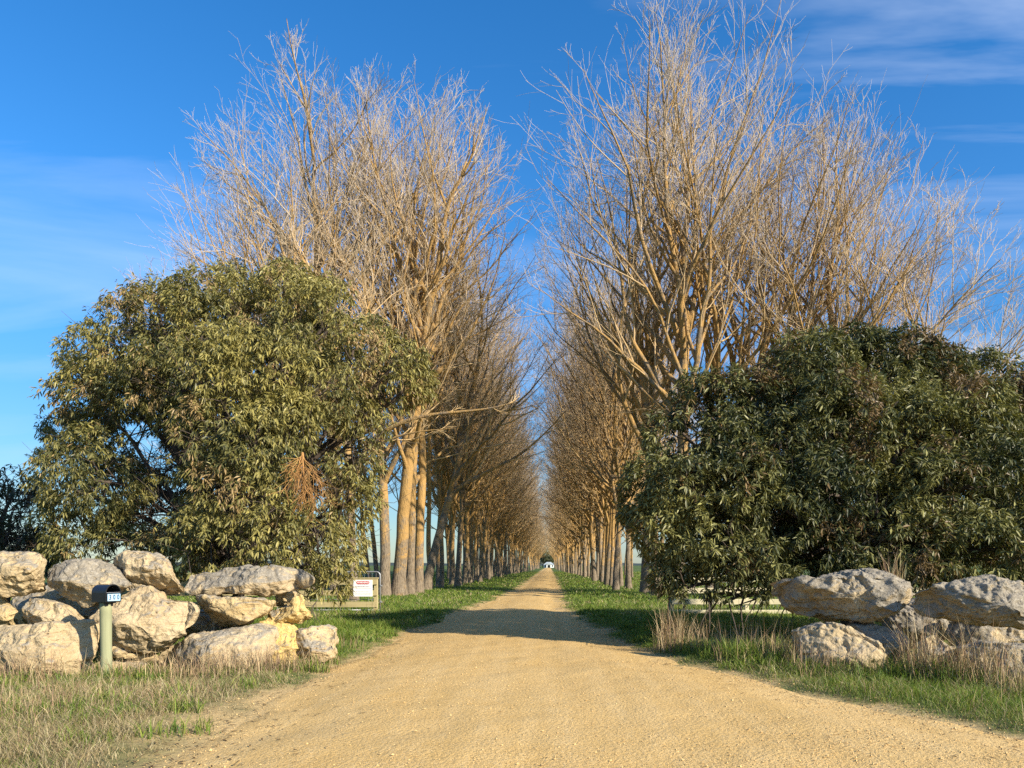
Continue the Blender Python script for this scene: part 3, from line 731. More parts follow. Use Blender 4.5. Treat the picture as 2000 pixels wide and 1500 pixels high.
def poplar(seed, H=27, rad=.32, fork=.38, leaders=3, spread=14, lean=(0, 0), low=.16, limbs=8, detail=.80, limblen=.30, twig=1.0, extra=None, env=.27):
    rg = np.random.default_rng(seed); H = H * .93; leaders += 1
    TV, TQ, tn = [], [], 0
    CV, CQ, CK, cn = [], [], [], 0
    def T(P, R, k):
        nonlocal tn
        V, q = tubes(P, R, k); TV.append(V); TQ.append(q + tn); tn += len(V)
    def K(P, R, k, shade):
        nonlocal cn
        V, q = tubes(P, R, k); CV.append(V); CQ.append(q + cn); cn += len(V)
        CK.append(np.repeat(shade, P.shape[1] * k, 0) if np.ndim(shade) > 1 else np.tile(shade, (len(V), 1)))
    lv = np.array([lean[0], lean[1], 0.])
    er = np.array([env * H, env * H, .44 * H]); ec = np.array([lean[0] * H * .55, lean[1] * H * .55, .555 * H])
    def reach(p, d):
        # how far along d the domed outline of the crown lies
        q = (p - ec) / er; e = d / er
        a = (e * e).sum(-1); b = (q * e).sum(-1); c = (q * q).sum(-1) - 1
        disc = np.maximum(b * b - a * c, 0)
        return np.where(c > 0, .8, np.maximum((-b + np.sqrt(disc)) / a, .5))
    # trunk
    n = 14; hf = H * fork
    P = grow(rg, np.zeros((1, 3)), nrm(np.array([[lean[0], lean[1], 1.]])), np.array([hf * 1.02]), n, .012, .03)
    tt = np.linspace(0, 1, n); rad *= .76; R = rad * (1 - .36 * tt)[None] * (1 + .48 * np.exp(-tt * hf / .35))[None]
    P[0, 0, 2] -= .15
    T(P, R, 14)
    allP, allR = [P], [R]
    # leaders
    sp = np.stack([P[0, -1]] * leaders); az = rg.random() * 6.28 + np.arange(leaders) * 6.283 / leaders + rg.normal(0, .35, leaders)
    tl = np.radians(spread * 1.45 * (.45 + .8 * rg.random(leaders))); tl[0] *= .5
    dv = dv0 = nrm(np.stack([np.sin(tl) * np.cos(az), np.sin(tl) * np.sin(az), np.cos(tl)], -1) + lv * .5)
    L = (H - hf) * (.72 + .16 * rg.random(leaders)); L[0] = (H - hf) * .84
    L = np.minimum(reach(np.stack([P[0, -1]] * leaders), nrm(dv + np.array([0, 0, .25]))) * (.84 + .12 * rg.random(leaders)), L * 1.25)
    k0 = np.array([-1] + [-1 - int(rg.integers(0, 7)) for _ in range(leaders - 1)]); sp = P[0, k0]
    n = 14; PL = grow(rg, sp, dv, L, n, .018, .10)
    r0 = R[0, k0] * np.where(np.arange(leaders) == 0, .88, .72); RL = taper(r0, np.full(leaders, .014), n, 1.05)
    T(PL, RL, 9)
    # limbs on trunk and leaders
    sets = []
    a, b, c_, _ = spawn(rg, P, R, max(3, int(limbs * .9)), low / fork if low < fork else .4, 1.0, 36, 60); sets.append((a, b, c_, np.full(len(a), H * limblen * .9)))
    a, b, c_, t = spawn(rg, PL, RL, limbs, .06, .88, 28, 52); sets.append((a, b, c_, H * limblen * (1.05 - .62 * t)))
    pos = np.concatenate([s[0] for s in sets]); d = np.concatenate([s[1] for s in sets]); rr = np.concatenate([s[2] for s in sets]); LL = np.concatenate([s[3] for s in sets]) * (.7 + .5 * rg.random(len(pos)))
    d = nrm(d + np.array([0, 0, .14]))
    n = 10; LL = np.minimum(reach(pos, nrm(d + np.array([0, 0, .25]))) * (.6 + .38 * rg.random(len(pos))), H * .46)
    P1 = grow(rg, pos, d, LL, n, .05, .115); R1 = taper(np.minimum(rr * .74, LL * .0135 + .024), np.full(len(pos), .009), n, .8)
    big = R1[:, 0] > .03
    T(P1[big], R1[big], 7) if big.any() else None
    if (~big).any(): K(P1[~big], R1[~big], 5, np.array([[.9, .9, .9]]).repeat((~big).sum(), 0))
    if extra is not None:
        for pts, ra, rb in extra:
            t = np.linspace(0, 1, 16); pts = np.array(pts, float); s = np.linspace(0, 1, len(pts))
            E = np.stack([np.interp(t, s, pts[:, i]) for i in range(3)], -1)[None]
            E[:, 1:-1] = (E[:, :-2] + E[:, 1:-1] * 2 + E[:, 2:]) / 4
            ER = taper(np.array([ra]), np.array([rb]), 16); T(E, ER, 9)
            i10 = np.round(np.linspace(0, 15, 10)).astype(int)
            P1 = np.concatenate([P1, E[:, i10]]); R1 = np.concatenate([R1, ER[:, i10]])
    # second order
    c2 = int(round(8 * detail))
    a, b, c_, t = spawn(rg, P1, R1, c2, .15, 1.0, 24, 52)
    a2, b2, c2_, t2 = spawn(rg, PL, RL, int(9 * detail), .35, 1.0, 22, 48)
    L2 = np.concatenate([np.repeat(LL if len(LL) * c2 == len(a) else np.concatenate([LL, np.full(len(P1) - len(LL), 6.)]), c2) * (.46 - .22 * t), 3.4 - 1.6 * t2]) * (.65 + .6 * rg.random(len(a) + len(a2)))
    pos = np.concatenate([a, a2]); d = nrm(np.concatenate([b, b2]) + np.array([0, 0, .12])); rr = np.concatenate([c_, c2_])
    L2 = np.minimum(np.clip(L2, 1.2, 4.6), reach(pos, nrm(d + np.array([0, 0, .2]))) * (.85 + .2 * rg.random(len(pos)))) 
    n = 6; P2 = grow(rg, pos, d, L2, n, .05, .12); R2 = taper(np.minimum(rr * .7, .014 + L2 * .0095), np.full(len(pos), .008 * twig), n)
    K(P2, R2, 4, (.75 + .25 * rg.random((len(pos), 1))) * np.array([[1., .90, .74]]))
    # third order
    c3 = int(round(5.4 * detail))
    a, b, c_, t = spawn(rg, P2, R2, c3, .12, 1.0, 16, 44)
    L3 = np.repeat(L2, c3) * (.60 - .22 * t) * (.6 + .7 * rg.random(len(a)))
    b = nrm(b + np.array([0, 0, .1]))
    n = 4; P3 = grow(rg, a, b, L3, n, .07, .11); R3 = taper(np.minimum(c_ * .8, .0095) * twig, np.full(len(a), .006) * twig, n)
    K(P3, R3, 3, (.7 + .4 * rg.random((len(a), 1))) * np.array([[1., .94, .84]]))
    # twigs
    c4 = int(round(3 * detail))
    if c4:
        a, b, c_, t = spawn(rg, P3, R3, c4, .15, 1.0, 16, 44)
        L4 = np.repeat(L3, c4) * (.74 - .25 * t) * (.6 + .8 * rg.random(len(a)))
        P4 = grow(rg, a, b, L4, 3, .10, .12); R4 = taper(np.full(len(a), .0062) * twig, np.full(len(a), .0040) * twig, 3)
        K(P4, R4, 3, .65 + .5 * rg.random((len(a), 1)).repeat(3, 1))
    tm = mk_mesh('trunk', np.concatenate(TV), np.concatenate(TQ), M['bark'], True)
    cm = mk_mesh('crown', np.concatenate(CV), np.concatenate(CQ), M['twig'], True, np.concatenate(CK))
    return tm, cm

def plant(meshes, X, Y, label, group, rz=0.0, sc=1.0, sz=1.0, tip=0.0):
    z = gz(np.array([X]), np.array([Y]))[0]
    e = empty('poplar_tree', (X, Y, z), label, 'tree', group, rz); e.scale = (sc, sc, sc * sz); e.rotation_euler = (random.gauss(0, tip), random.gauss(0, tip), rz)
    obj('trunk', meshes[0], e); obj('crown', meshes[1], e)
    return e
LT, RT = 'bare poplars of the row left of the drive', 'bare poplars of the row right of the drive'
# front trees, each its own
limb = [at(px, py, Yd) - np.array([gx(690, 33), 33, 0]) for px, py, Yd in ((694, 930, 33), (718, 868, 32.7), (760, 836, 32.4), (830, 812, 32), (900, 806, 31.8), (960, 800, 31.6), (1010, 786, 31.4))]
limb2 = [at(px, py, Yd) - np.array([gx(690, 33), 33, 0]) for px, py, Yd in ((697, 915, 33), (735, 872, 32.6), (780, 852, 32.3), (830, 843, 32), (890, 838, 31.8))]
variants = {}
front = [
 # seed, px, Y, H, rad, fork, leaders, spread, lean, label, kwargs
 (1, 690, 33.0, 20, .26, .45, 2, 10, (-.02, 0), 'poplar at the gum tree edge sending a long orange limb over the drive', dict(extra=[(limb, .13, .02), (limb2, .07, .012)], env=.2, limbs=5)),
 (2, 750, 39.0, 26, .36, .50, 3, 12, (.03, 0), 'leftmost thick trunk of the poplar clump just right of the warning sign', dict()),
 (3, 778, 39.8, 29, .46, .40, 3, 13, (.05, 0), 'thickest poplar trunk, scarred near its base, in the clump behind the sign', dict()),
 (4, 800, 41.2, 27, .30, .5, 2, 12, (.04, .02), 'slimmer poplar pressed against the right of the thickest trunk', dict()),
 (5, 816, 42.0, 29, .34, .42, 3, 14, (.05, 0), 'rightmost poplar of the tight clump beside the warning sign', dict()),
 (6, 831, 46.5, 25, .36, .36, 2, 12, (.20, 0), 'poplar with a straight trunk leaning right over the left verge', dict()),
 (7, 485, 42.0, 21, .28, .30, 3, 20, (-.10, 0), 'outermost poplar, low and wide, leaning away behind the left gum tree', dict(env=.33)),
 (8, 545, 40.0, 25, .32, .30, 3, 17, (-.05, 0), 'poplar with an orange forked trunk rising from the gum tree top, second from outermost', dict(env=.28)),
 (9, 605, 38.5, 28.5, .34, .36, 3, 12, (-.01, 0), 'tallest poplar on the left side, rising behind the middle of the gum tree', dict()),
 (10, 655, 41.0, 31.5, .36, .42, 3, 13, (.0, 0), 'poplar with dark twin stems just right of the tallest left one', dict()),
 (11, 738, 56.0, 22, .24, .4, 2, 14, (-.10, 0), 'slim poplar leaning left in the gap beside the gum tree edge', dict()),
 (12, 722, 63.0, 20, .24, .4, 2, 14, (-.14, 0), 'dark slim poplar leaning left over the galvanised gate', dict()),
 (21, 1326, 34.5, 29.5, .40, .36, 3, 13, (.0, 0), 'tall pale trunked poplar rising behind the dark bush, nearest of the right row', dict(env=.29, limbs=9)),
 (22, 1283, 38.5, 30.5, .34, .40, 2, 16, (-.02, 0), 'poplar with an orange Y shaped fork left of the tall pale trunk', dict(env=.28)),
 (23, 1385, 36.0, 29, .30, .28, 3, 18, (.09, 0), 'poplar leaning right from behind the dark bush beside the tall pale trunk', dict(env=.28)),
 (24, 1260, 44.0, 31, .32, .4, 3, 14, (.0, 0), 'poplar standing behind the orange forked one in the right row', dict()),
 (25, 1525, 37.0, 25, .32, .3, 3, 13, (.01, 0), 'outer right poplar whose orange stems bundle above the dark bush top', dict()),
 (26, 1590, 36.0, 25.5, .30, .42, 3, 17, (.05, 0), 'outer right poplar with a grey trunk standing clear against the sky', dict(env=.28)),
 (27, 1615, 34.0, 19, .25, .34, 2, 20, (.42, -.02), 'outer right poplar leaning steeply right with an orange trunk', dict(env=.34, detail=.9)),
 (28, 1700, 34.5, 17, .24, .34, 2, 22, (.42, .03), 'rightmost poplar with a dark low limb reaching to the photo edge', dict(env=.42, detail=.9)),
 (29, 1450, 40.0, 26, .3, .36, 3, 14, (.02, 0), 'poplar between the right leaning one and the bundled orange stems', dict()),
]
for (sd, px, Y, H, rad, fk, ld, spr, ln, lab, kw) in front:
    kw.setdefault('low', .25 if px > 1000 else .22); fk = max(fk + .08, .40)
    ms = poplar(sd, H, rad, fk, ld, spr, ln, **kw)
    plant(ms, gx(px, Y), Y, lab, LT if px < 1000 else RT)
# rows: shared meshes turned and scaled
near = [poplar(60 + k, 27, .22 + .03 * (k % 3), (.42, .28, .36, .5, .24, .40, .33)[k], (2, 3, 2, 2, 3, 2, 3)[k], (13, 9, 12, 14, 8, 12, 10)[k], ((0, 0), (.03, 0), (0, .05), (-.04, 0), (.06, 0), (.02, -.04), (0, 0))[k], low=.20, limbs=8, env=.25, detail=.70, twig=1.1) for k in range(7)]
farm = [poplar(80 + k, 26, .25, (.45, .3, .38)[k], (2, 3, 2)[k], 12, (0, 0), low=.18, limbs=8, detail=.62, twig=1.4, env=.28) for k in range(3)]
ORD = ['first', 'second', 'third', 'fourth', 'fifth', 'sixth', 'seventh', 'eighth', 'ninth', 'tenth', 'eleventh', 'twelfth']
for side in (-1, 1):
    Y = 49.0 if side < 0 else 48.0; k = 0
    while Y < 440:
        X = (-7.1 if side < 0 else 5.1) + random.uniform(-1.0, .9) - side * 1.3 * min(1, max(0, (Y - 130) / 120))
        if Y < 120: ms = near[(k * 3 + (side > 0)) % 7]
        else: ms = farm[(k + (side > 0)) % 3]
        where = 'left row past the leaning trunk' if side < 0 else 'right row past the dark bush'
        if k < 12: lab = f'{ORD[k]} upright poplar of the {where}'
        else: lab = f'bare poplar in the far stretch of the {"left" if side < 0 else "right"} row, thin with distance'
        sc = random.uniform(.86, 1.06) * (1.0 if Y < 150 else .96)
        plant(ms, X, Y, lab, LT if side < 0 else RT, random.uniform(0, 6.283), sc, random.uniform(.95, 1.08), .045)
        Y += random.uniform(1.4, 3.0) if Y < 115 else (random.uniform(2.6, 3.8) if Y < 190 else random.uniform(4.6, 6.6)); k += 1

for side in (-1, 1):
    Y = 70.0
    for k in range(20):
        X = -12.2 + random.uniform(-1.2, 1.2) if side < 0 else 10.4 + random.uniform(-1.2, 1.2)
        plant(near[(k + 2) % 7] if Y < 120 else farm[k % 3], X, Y, f'poplar of the sparse outer line seen between the {"left" if side < 0 else "right"} row trunks', ('outer poplars behind the left row', 'outer poplars behind the right row')[side > 0], random.uniform(0, 6.283), random.uniform(.75, .95), 1.0, .03)
        Y += random.uniform(5, 9)

# ------------------------------------------------------------------ gum trees
def gum(name, base, lobes, label, seed, dens, leaflen, droop, pal, spread=.8, gaps=0, holes=(), per=13, cluster=.22, gap=-.16, fine=True, lobescale=1.0):
    rg = np.random.default_rng(seed)
    e = empty(name, tuple(base), label, 'tree')
    c = np.array([l[0] for l in lobes]) - base; r = np.array([l[1] for l in lobes]) * lobescale
    P, N = [], []
    for i in range(len(lobes)):
        area = 4 * np.pi * ((r[i, 0] * r[i, 1]) ** 1.6 + (r[i, 0] * r[i, 2]) ** 1.6 + (r[i, 1] * r[i, 2]) ** 1.6) ** (1 / 1.6) / 3 ** (1 / 1.6)
        n = int(area * dens); u = nrm(rg.normal(size=(n, 3)))
        lump = 1 + .19 * fbm((u * r[i] + c[i]) * 1.5 + 9, 3)
        sh = np.where(rg.random(n) < .75, .90 + .14 * rg.random(n), .45 + .5 * rg.random(n))
        p = c[i] + u * r[i] * (sh * lump)[:, None]
        keep = np.ones(n, bool)
        for j in range(len(lobes)):
            if j != i: keep &= ((((p - c[j]) / r[j]) ** 2).sum(1) > .50) | (rg.random(n) < .08)
        # clustered: leaves live on branch ends, with dark gaps between
        keep &= (fbm(p * 1.7 + 31, 2) + .45 * (rg.random(n) - .5)) > gap
        for (hc, hr) in holes: keep &= (((p - (hc - base)) / hr) ** 2).sum(1) > 1
        keep &= p[:, 2] > .35
        P.append(p[keep]); N.append(nrm(u / r[i])[keep])
    P = np.concatenate(P); N = np.concatenate(N); S = len(P)
    ax_ = nrm(N * .7 + rg.normal(0, .45, (S, 3)) + np.array([0, 0, .12]))
    tl = cluster * (.7 + .6 * rg.random(S))
    m = per
    t = rg.random((S, m)); a = rg.random((S, m)) * 6.283
    ref = nrm(np.cross(ax_, rg.normal(size=(S, 3)))); bin_ = np.cross(ax_, ref)
    rad = ref[:, None] * np.cos(a)[..., None] + bin_[:, None] * np.sin(a)[..., None]
    base_p = P[:, None] + ax_[:, None] * (tl[:, None] * (t - .5) * 1.2)[..., None]
    ld = nrm(ax_[:, None] * (.25 + .5 * t)[..., None] + rad * spread - np.array([0, 0, droop]) * (.5 + .8 * rg.random((S, m, 1))))
    base_p = base_p.reshape(-1, 3); ld = ld.reshape(-1, 3); n = len(ld)
    Ln = leaflen * (.6 + .7 * rg.random(n))[:, None]
    side = nrm(np.cross(ld, rg.normal(0, .55, (n, 3)) + np.array([0, 0, 1.])) + rg.normal(0, .35, (n, 3)))
    nor = nrm(np.cross(side, ld)); wd = Ln * (.105 + .04 * rg.random((n, 1)))
    dn = np.array([0, 0, -1.]) * Ln
    def pt(s, w, b, f): return base_p + ld * Ln * s + side * wd * w + dn * b + nor * wd * f
    V = np.stack([pt(0, 0, 0, 0), pt(.35, -1, .03, .25), pt(.35, 1, .03, .25), pt(.7, -.75, .10, .2), pt(.7, .75, .10, .2), pt(1, 0, .22, 0), pt(.35, 0, .03, 0), pt(.7, 0, .10, 0)], 1).reshape(-1, 3)
    b = (np.arange(n) * 8)[:, None]
    q = np.concatenate([b + np.array([1, 6, 7, 3]), b + np.array([6, 2, 4, 7])])
    tr = np.concatenate([b + np.array([0, 6, 1]), b + np.array([0, 2, 6]), b + np.array([3, 7, 5]), b + np.array([7, 4, 5])])
    pal = np.array(pal); ci = rg.random(n)
    cl_ = np.repeat(fbm(P * .8 + 5, 2), m)
    base_c = pal[0] + (pal[1] - pal[0]) * np.clip(ci + .5 * cl_, 0, 1)[:, None]
    red = np.repeat(fbm(P * 1.3 + 70, 2), m) + .5 * rg.random(n) > .80
    base_c = np.where(red[:, None], pal[2], base_c) * (.75 + .5 * rg.random((n, 1)))
    obj('foliage', mk_mesh('foliage', V, [q, tr], M['leaf'], False, np.repeat(base_c, 8, 0)), e)
    # trunk and limbs reaching into every lobe
    mb_ = MB(); h0 = 1.0
    for s in range(3):
        j = rg.normal(0, .12, 3)
        mb_.tube([(s * .16 - .16, 0, -.3), (s * .3 - .3 + j[0], j[1], .7), (s * .6 - .6 + j[0] * 3, j[1] * 3, 1.9)], [.17, .13, .10], 9)
    lim, lr = [], []
    for i in range(len(lobes)):
        s0 = np.array([rg.uniform(-.6, .6), rg.uniform(-.3, .3), rg.uniform(.8, 2.0)]); tt = np.linspace(0, 1, 9)[:, None]
        mid = (s0 + c[i]) / 2 + rg.normal(0, .35, 3) + np.array([0, 0, .3])
        L = (1 - tt) ** 2 * s0 + 2 * tt * (1 - tt) * mid + tt ** 2 * c[i] + rg.normal(0, .06, (9, 3)) * tt
        lim.append(L); lr.append(np.linspace(.085, .03, 9))
    lim = np.array(lim); lr = np.array(lr); V, q = tubes(lim, lr, 6); mb_.add(V, q)
    P1, R1 = lim, lr
    a_, b_, c_, t_ = spawn(rg, P1, R1, 12, .35, 1, 30, 75); P2 = grow(rg, a_, b_, (.5 + .8 * rg.random(len(a_))) * min(1.4, r[:, 0].mean() * 1.1), 6, .0, .16); R2 = taper(np.minimum(c_ * .6, .022), np.full(len(a_), .006), 6)
    V, q = tubes(P2, R2, 4); mb_.add(V, q)
    if fine:
        a_, b_, c_, t_ = spawn(rg, P2, R2, 6, .2, 1, 30, 70); P3 = grow(rg, a_, b_, .35 + .5 * rg.random(len(a_)), 4, -.05, .2); R3 = taper(np.full(len(a_), .007), np.full(len(a_), .003), 4)
        V, q = tubes(P3, R3, 3); mb_.add(V, q)
    mb_.build('trunk', M['darkbark'], e, True)
    return e
def lobe(px, py, rpx, Y, asp=(1, 1, 1)):
    r = rpx / F * Y; return (at(px, py, Y), np.array(asp, float) * r)
LL_ = [(185,770,84,17.5),(145,870,56,17.8),(190,700,70,18.2),(270,660,90,17.2),(330,625,80,17.8),(400,640,110,17.0),(480,610,85,17.6),(560,610,90,17.4),(620,640,90,17.0),
       (700,690,90,16.9),(770,730,80,16.9),(640,740,95,16.3),(540,720,105,16.0),(440,740,110,15.9),(340,740,95,16.4),(260,770,70,17.2),
       (190,930,105,16.4),(140,960,50,17.0),(160,1040,85,16.8),(420,860,100,15.4),(500,870,100,15.2),(560,830,80,15.4),(480,970,100,15.0),(400,960,70,15.3),
       (420,1050,90,15.0),(520,1050,90,14.8),(600,1060,80,15.0),(650,1090,55,15.0),(645,1145,42,15.1),(690,900,58,16.2),(710,830,55,16.6),(690,980,55,16.0),(680,1050,45,15.8),(810,745,45,17.0),
       (250,1060,70,16.6),(330,1080,70,15.8),(300,600,60,18.4),(450,560,55,18.6),(560,560,60,18.6),(630,590,60,18.2),
       (300,760,130,20.0),(460,720,150,20.6),(600,740,140,20.4),(400,950,150,20.2),(560,960,130,20.0),(200,900,110,20.2)]
lob = [lobe(*l) for l in LL_]
baseL = at(430, 1170, 17.8); baseL[2] = gz(baseL[:1], baseL[1:2])[0]
holes = [(at(px, py, Y), np.array([r, .9, r])) for Y in (14.6, 15.8, 17., 18.2, 19.4, 20.6, 21.8, 23.) for px, py, r in ((268, 850, .46), (308, 885, .44), (300, 1005, .34), (215, 1075, .25), (645, 860, .28))]
gl = gum('gum_tree', baseL, lob, 'large olive green gum tree behind the left boulder wall, with drooping leaves', 5, 62, .116, .85,
         [(.09, .095, .032), (.32, .275, .08), (.30, .21, .09)], .75, 0, holes, 12, .20, -.17, True, .93)
# dead spray hanging in the crown
rg = np.random.default_rng(9); s0 = at(590, 885, 14.55) - baseL
m = MB(); tt = np.linspace(0, 1, 8)[:, None]
main = s0 + np.array([.06, -.03, -.55]) * tt + np.array([0, 0, .1]) * np.sin(tt * 5); m.tube(main, np.linspace(.03, .012, 8), 6)
P1 = main[None]; R1 = np.linspace(.03, .012, 8)[None]
a_, b_, c_, t_ = spawn(rg, P1, R1, 30, .1, 1, 20, 80); P2 = grow(rg, a_, nrm(b_ + np.array([0, -.2, -.35])), .25 + .55 * rg.random(len(a_)), 6, -.14, .34); V, q = tubes(P2, taper(np.full(len(a_), .009), np.full(len(a_), .004), 6), 4); m.add(V, q)
a_, b_, c_, t_ = spawn(rg, P2, np.full(P2.shape[:2], .005), 8, .2, 1, 25, 60); P3 = grow(rg, a_, nrm(b_ + np.array([0, 0, -.4])), .2 + .25 * rg.random(len(a_)), 4, -.1, .2); V, q = tubes(P3, taper(np.full(len(a_), .004), np.full(len(a_), .002), 4), 3); m.add(V, q)
o = m.build('dead_branch', M['deadwood'], gl); o['label'] = 'dead orange twigs hanging in the crown'

RR_ = [(1660,720,80,16.8),(1580,740,90,16.3),(1740,730,95,16.8),(1820,760,90,16.8),(1520,790,70,16.2),(1440,800,80,16.0),(1370,800,70,16.0),(1330,850,75,15.8),(1420,880,90,15.3),(1520,880,90,15.3),
       (1640,840,110,15.4),(1760,850,110,15.4),(1880,830,110,15.8),(1970,800,90,16.4),(1930,740,60,17.4),(2000,760,60,17.2),(2080,820,110,16.6),(1270,960,70,15.4),(1340,960,85,14.9),(1300,1030,70,14.9),(1400,1030,85,14.5),
       (1450,960,85,14.7),(1530,1000,80,14.6),(1620,960,90,14.7),(1720,970,100,14.6),(1830,950,105,14.7),(1930,940,100,14.8),(2040,950,110,15.0),(1340,1085,50,14.6),(1420,1088,58,14.3),(1500,1080,62,14.3),
       (1600,1070,75,14.8),(1700,1080,80,14.5),(1800,1070,85,14.3),(1900,1060,85,14.2),(2000,1060,90,14.2),(2080,1050,90,14.4),(1245,990,40,15.3),(1385,1160,15,14.2),(1412,1172,9,14.2),(1330,1152,16,14.4),(1490,1150,22,14.0),(1300,1120,34,14.6),(1820,720,50,17.2),
       (1560,860,140,18.4),(1720,830,150,18.6),(1880,880,150,18.4),(1460,960,120,18.0),(1700,1000,140,18.2),(1900,1020,140,18.0)]
lob = [lobe(*l) for l in RR_]
baseR = at(1680, 1190, 16.6); baseR[2] = gz(baseR[:1], baseR[1:2])[0]
gum('gum_tree', baseR, lob, 'dense dark green gum bush overhanging the right boulder wall', 6, 76, .132, .5,
    [(.034, .047, .018), (.23, .22, .07), (.19, .13, .06)], .95, 0, [(at(1615, 1045, 16), np.array([.14, 6, .14]))], 13, .17, -.32, False, .96)
FL_ = [(20,1000,66,21),(-30,1010,80,21),(55,1050,62,20.5),(0,1060,70,20.5),(92,1075,45,20.4),(-60,1060,90,21),(26,955,40,21.2)]
lob = [lobe(*l) for l in FL_]
bf = at(-10, 1160, 21); bf[2] = 0.
gum('gum_tree', bf, lob, 'small dark shrubby tree behind the far left end of the boulder wall', 8, 32, .15, .8, [(.026, .040, .018), (.06, .07, .026), (.10, .07, .04)], .8, 0, (), 11, .2)

# ------------------------------------------------------------------ house at the end of the drive
YH = 500.0
hs = empty('house', (gx(1072, YH), YH, -.2), 'small white house with a pale roof closing the far end of the drive', 'house')
hs.scale = (.85, .85, .85)
m = MB(); m.box((-3.9, 0, -.3), (3.9, 7, 2.5)); m.build('wall', M['housewhite'], hs)
def hip(m, x0, x1, y0, y1, z0, z1, inset):
    V = [(x0, y0, z0), (x1, y0, z0), (x1, y1, z0), (x0, y1, z0), (x0 + inset, (y0 + y1) / 2, z1), (x1 - inset, (y0 + y1) / 2, z1)]
    m.add(V, [[0, 1, 5, 4], [2, 3, 4, 5]], [[1, 2, 5], [3, 0, 4]]); m.add(np.array(V[:4]) - np.array([0, 0, .02]), [[3, 2, 1, 0]])
m = MB(); hip(m, -4.2, 4.2, -.4, 7.4, 2.52, 4.6, 2.6); m.build('roof', M['houseroof'], hs)
m = MB(); m.box((-1.9, -2.2, -.3), (-1.0, -.01, 2.7)); m.box((1.0, -2.2, -.3), (1.9, -.01, 2.7)); m.box((-.99, -2.2, 2.3), (.99, -.01, 2.7)); po = m.build('porch', M['housewhite'], hs)
m = MB(); m.add([(-2.2, -2.5, 2.72), (2.2, -2.5, 2.72), (0, -2.5, 4.3), (-2.2, 2.5, 2.72), (2.2, 2.5, 2.72), (0, 2.5, 4.3)], [[1, 4, 5, 2], [3, 0, 2, 5], [0, 3, 4, 1]], [[0, 1, 2], [4, 3, 5]]); m.build('porch_roof', M['houseroof'], po)
m = MB(); m.box((-.98, -.6, -.2), (.98, -.02, 2.25)); m.build('door', M['housedark'], hs)
for x in (-3.0, 2.3):
    m = MB(); m.box((x, -.04, .9), (x + .8, -.005, 2.1)); m.build('window', M['housedark'], hs)
for k, (px, Y, rp) in enumerate(((1078, 532, 6), (1060, 540, 6), (1092, 538, 6), (1070, 545, 7))):
    b = at(px, 1104, Y); b[2] = 0
    lob = [lobe(px + dx, 1090 - dy, rp, Y) for dx, dy in ((0, 0), (-5, 6), (5, 7), (0, 14), (-6, -3), (6, -2))]
    gum('evergreen_tree', b, lob, ('round dark evergreen directly behind the house roof', 'dark evergreen behind the left side of the house', 'dark evergreen behind the right side of the house', 'tallest dark evergreen closing the avenue beyond the house')[k], 20 + k, 1.6, 1.1, .3, [(.06, .075, .025), (.14, .14, .045), (.10, .09, .04)], .9, 0, (), 5, 1.0)

# ------------------------------------------------------------------ light, sky, camera
EL, AZ = math.radians(26), math.radians(126)
sd = Vector((math.sin(AZ) * math.cos(EL), math.cos(AZ) * math.cos(EL), math.sin(EL)))
ld = bpy.data.lights.new('sun', 'SUN'); ld.energy = 5.0; ld.angle = math.radians(.53); ld.color = (1.0, .90, .74)
so = bpy.data.objects.new('sun', ld); C.objects.link(so); so.rotation_euler = sd.to_track_quat('Z', 'Y').to_euler()
w = bpy.data.worlds.new('World'); bpy.context.scene.world = w; w.use_nodes = True
nt = w.node_tree; nt.nodes.clear()
N_ = lambda t: nt.nodes.new(t)
out = N_('ShaderNodeOutputWorld'); bg = N_('ShaderNodeBackground'); sky = N_('ShaderNodeTexSky')
sky.sky_type = 'NISHITA'; sky.sun_disc = False; sky.sun_elevation = EL; sky.sun_rotation = AZ
sky.altitude = 100; sky.air_density = 1.0; sky.dust_density = .3; sky.ozone_density = 2.5
hsv = N_('ShaderNodeHueSaturation'); hsv.inputs['Saturation'].default_value = 1.23; hsv.inputs['Value'].default_value = 1.0
tint = N_('ShaderNodeMix'); tint.data_type = 'RGBA'; tint.blend_type = 'MULTIPLY'; tint.inputs[0].default_value = 1; tint.inputs[7].default_value = (.84, .96, 1.10, 1)
nt.links.new(sky.outputs[0], tint.inputs[6]); nt.links.new(tint.outputs[2], hsv.inputs['Color'])
# thin streaks of cirrus: noise over the sky direction projected on a high layer
tc = N_('ShaderNodeTexCoord'); sx = N_('ShaderNodeSeparateXYZ'); nt.links.new(tc.outputs['Generated'], sx.inputs[0])
def mth(op, a, b=0., clamp=False):
    x = N_('ShaderNodeMath'); x.operation = op; x.use_clamp = clamp
    for s, v in ((x.inputs[0], a), (x.inputs[1], b)):
        if isinstance(v, (int, float)): s.default_value = v
        else: nt.links.new(v, s)
    return x.outputs[0]
den = mth('MAXIMUM', mth('ADD', sx.outputs[2], .12), .05)
cb = N_('ShaderNodeCombineXYZ'); nt.links.new(mth('DIVIDE', sx.outputs[0], den), cb.inputs[0]); nt.links.new(mth('DIVIDE', sx.outputs[1], den), cb.inputs[1])
mp = N_('ShaderNodeMapping'); mp.inputs['Rotation'].default_value = (0, 0, math.radians(35)); mp.inputs['Scale'].default_value = (.55, 1.5, 1); mp.inputs['Location'].default_value = (5, 15, 0)
nt.links.new(cb.outputs[0], mp.inputs[0])
nz = N_('ShaderNodeTexNoise'); nz.inputs['Scale'].default_value = .9; nz.inputs['Detail'].default_value = 7; nz.inputs['Roughness'].default_value = .55; nz.inputs['Distortion'].default_value = .6
nt.links.new(mp.outputs[0], nz.inputs['Vector'])
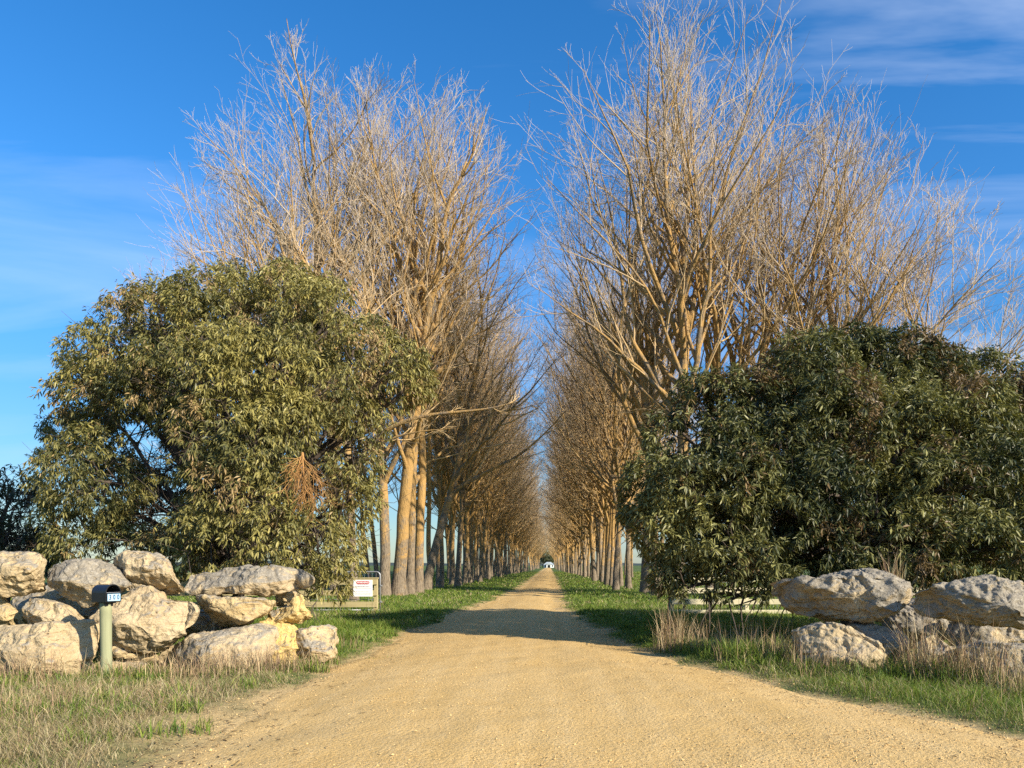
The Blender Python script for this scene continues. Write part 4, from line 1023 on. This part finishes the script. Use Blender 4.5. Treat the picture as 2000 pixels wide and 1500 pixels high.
rp = N_('ShaderNodeValToRGB'); rp.color_ramp.elements[0].position = .45; rp.color_ramp.elements[0].color = (0, 0, 0, 1); rp.color_ramp.elements[1].position = .74; rp.color_ramp.elements[1].color = (.62, .62, .62, 1)
nt.links.new(nz.outputs[0], rp.inputs[0])
mx = N_('ShaderNodeMix'); mx.data_type = 'RGBA'
side = N_('ShaderNodeMapRange'); side.interpolation_type = 'SMOOTHSTEP'; side.inputs[1].default_value = -.05; side.inputs[2].default_value = .38; side.inputs[3].default_value = .35; side.inputs[4].default_value = 1.0
nt.links.new(sx.outputs[0], side.inputs[0])
nt.links.new(mth('MULTIPLY', rp.outputs[0], side.outputs[0]), mx.inputs[0]); nt.links.new(hsv.outputs[0], mx.inputs[6]); mx.inputs[7].default_value = (6.5, 7.0, 7.8, 1)
el = N_('ShaderNodeMapRange'); el.interpolation_type = 'SMOOTHSTEP'; el.inputs[1].default_value = -.02; el.inputs[2].default_value = .42; el.inputs[3].default_value = .50; el.inputs[4].default_value = 1.0
nt.links.new(sx.outputs[2], el.inputs[0])
dim = N_('ShaderNodeVectorMath'); dim.operation = 'SCALE'; nt.links.new(mx.outputs[2], dim.inputs[0]); nt.links.new(el.outputs[0], dim.inputs['Scale'])
nt.links.new(dim.outputs[0], bg.inputs[0]); bg.inputs[1].default_value = .112
nt.links.new(bg.outputs[0], out.inputs[0])

cam = bpy.data.cameras.new('camera'); co = bpy.data.objects.new('camera', cam); C.objects.link(co)
co.location = (0, 0, CAMH); co.rotation_euler = (math.pi / 2, 0, 0)
cam.sensor_fit = 'HORIZONTAL'; cam.sensor_width = 36; cam.lens = 36 * F / 2000
cam.shift_x = -(VX - 1000) / 2000; cam.shift_y = (VY - 750) / 2000
cam.clip_start = .1; cam.clip_end = 12000
sc = bpy.context.scene; sc.camera = co
sc.view_settings.view_transform = 'Standard'; sc.view_settings.look = 'None'; sc.view_settings.exposure = 0.9; sc.view_settings.gamma = 1
sc.cycles.use_denoising = False
sc.cycles.max_bounces = 5; sc.cycles.diffuse_bounces = 3; sc.cycles.transparent_max_bounces = 8
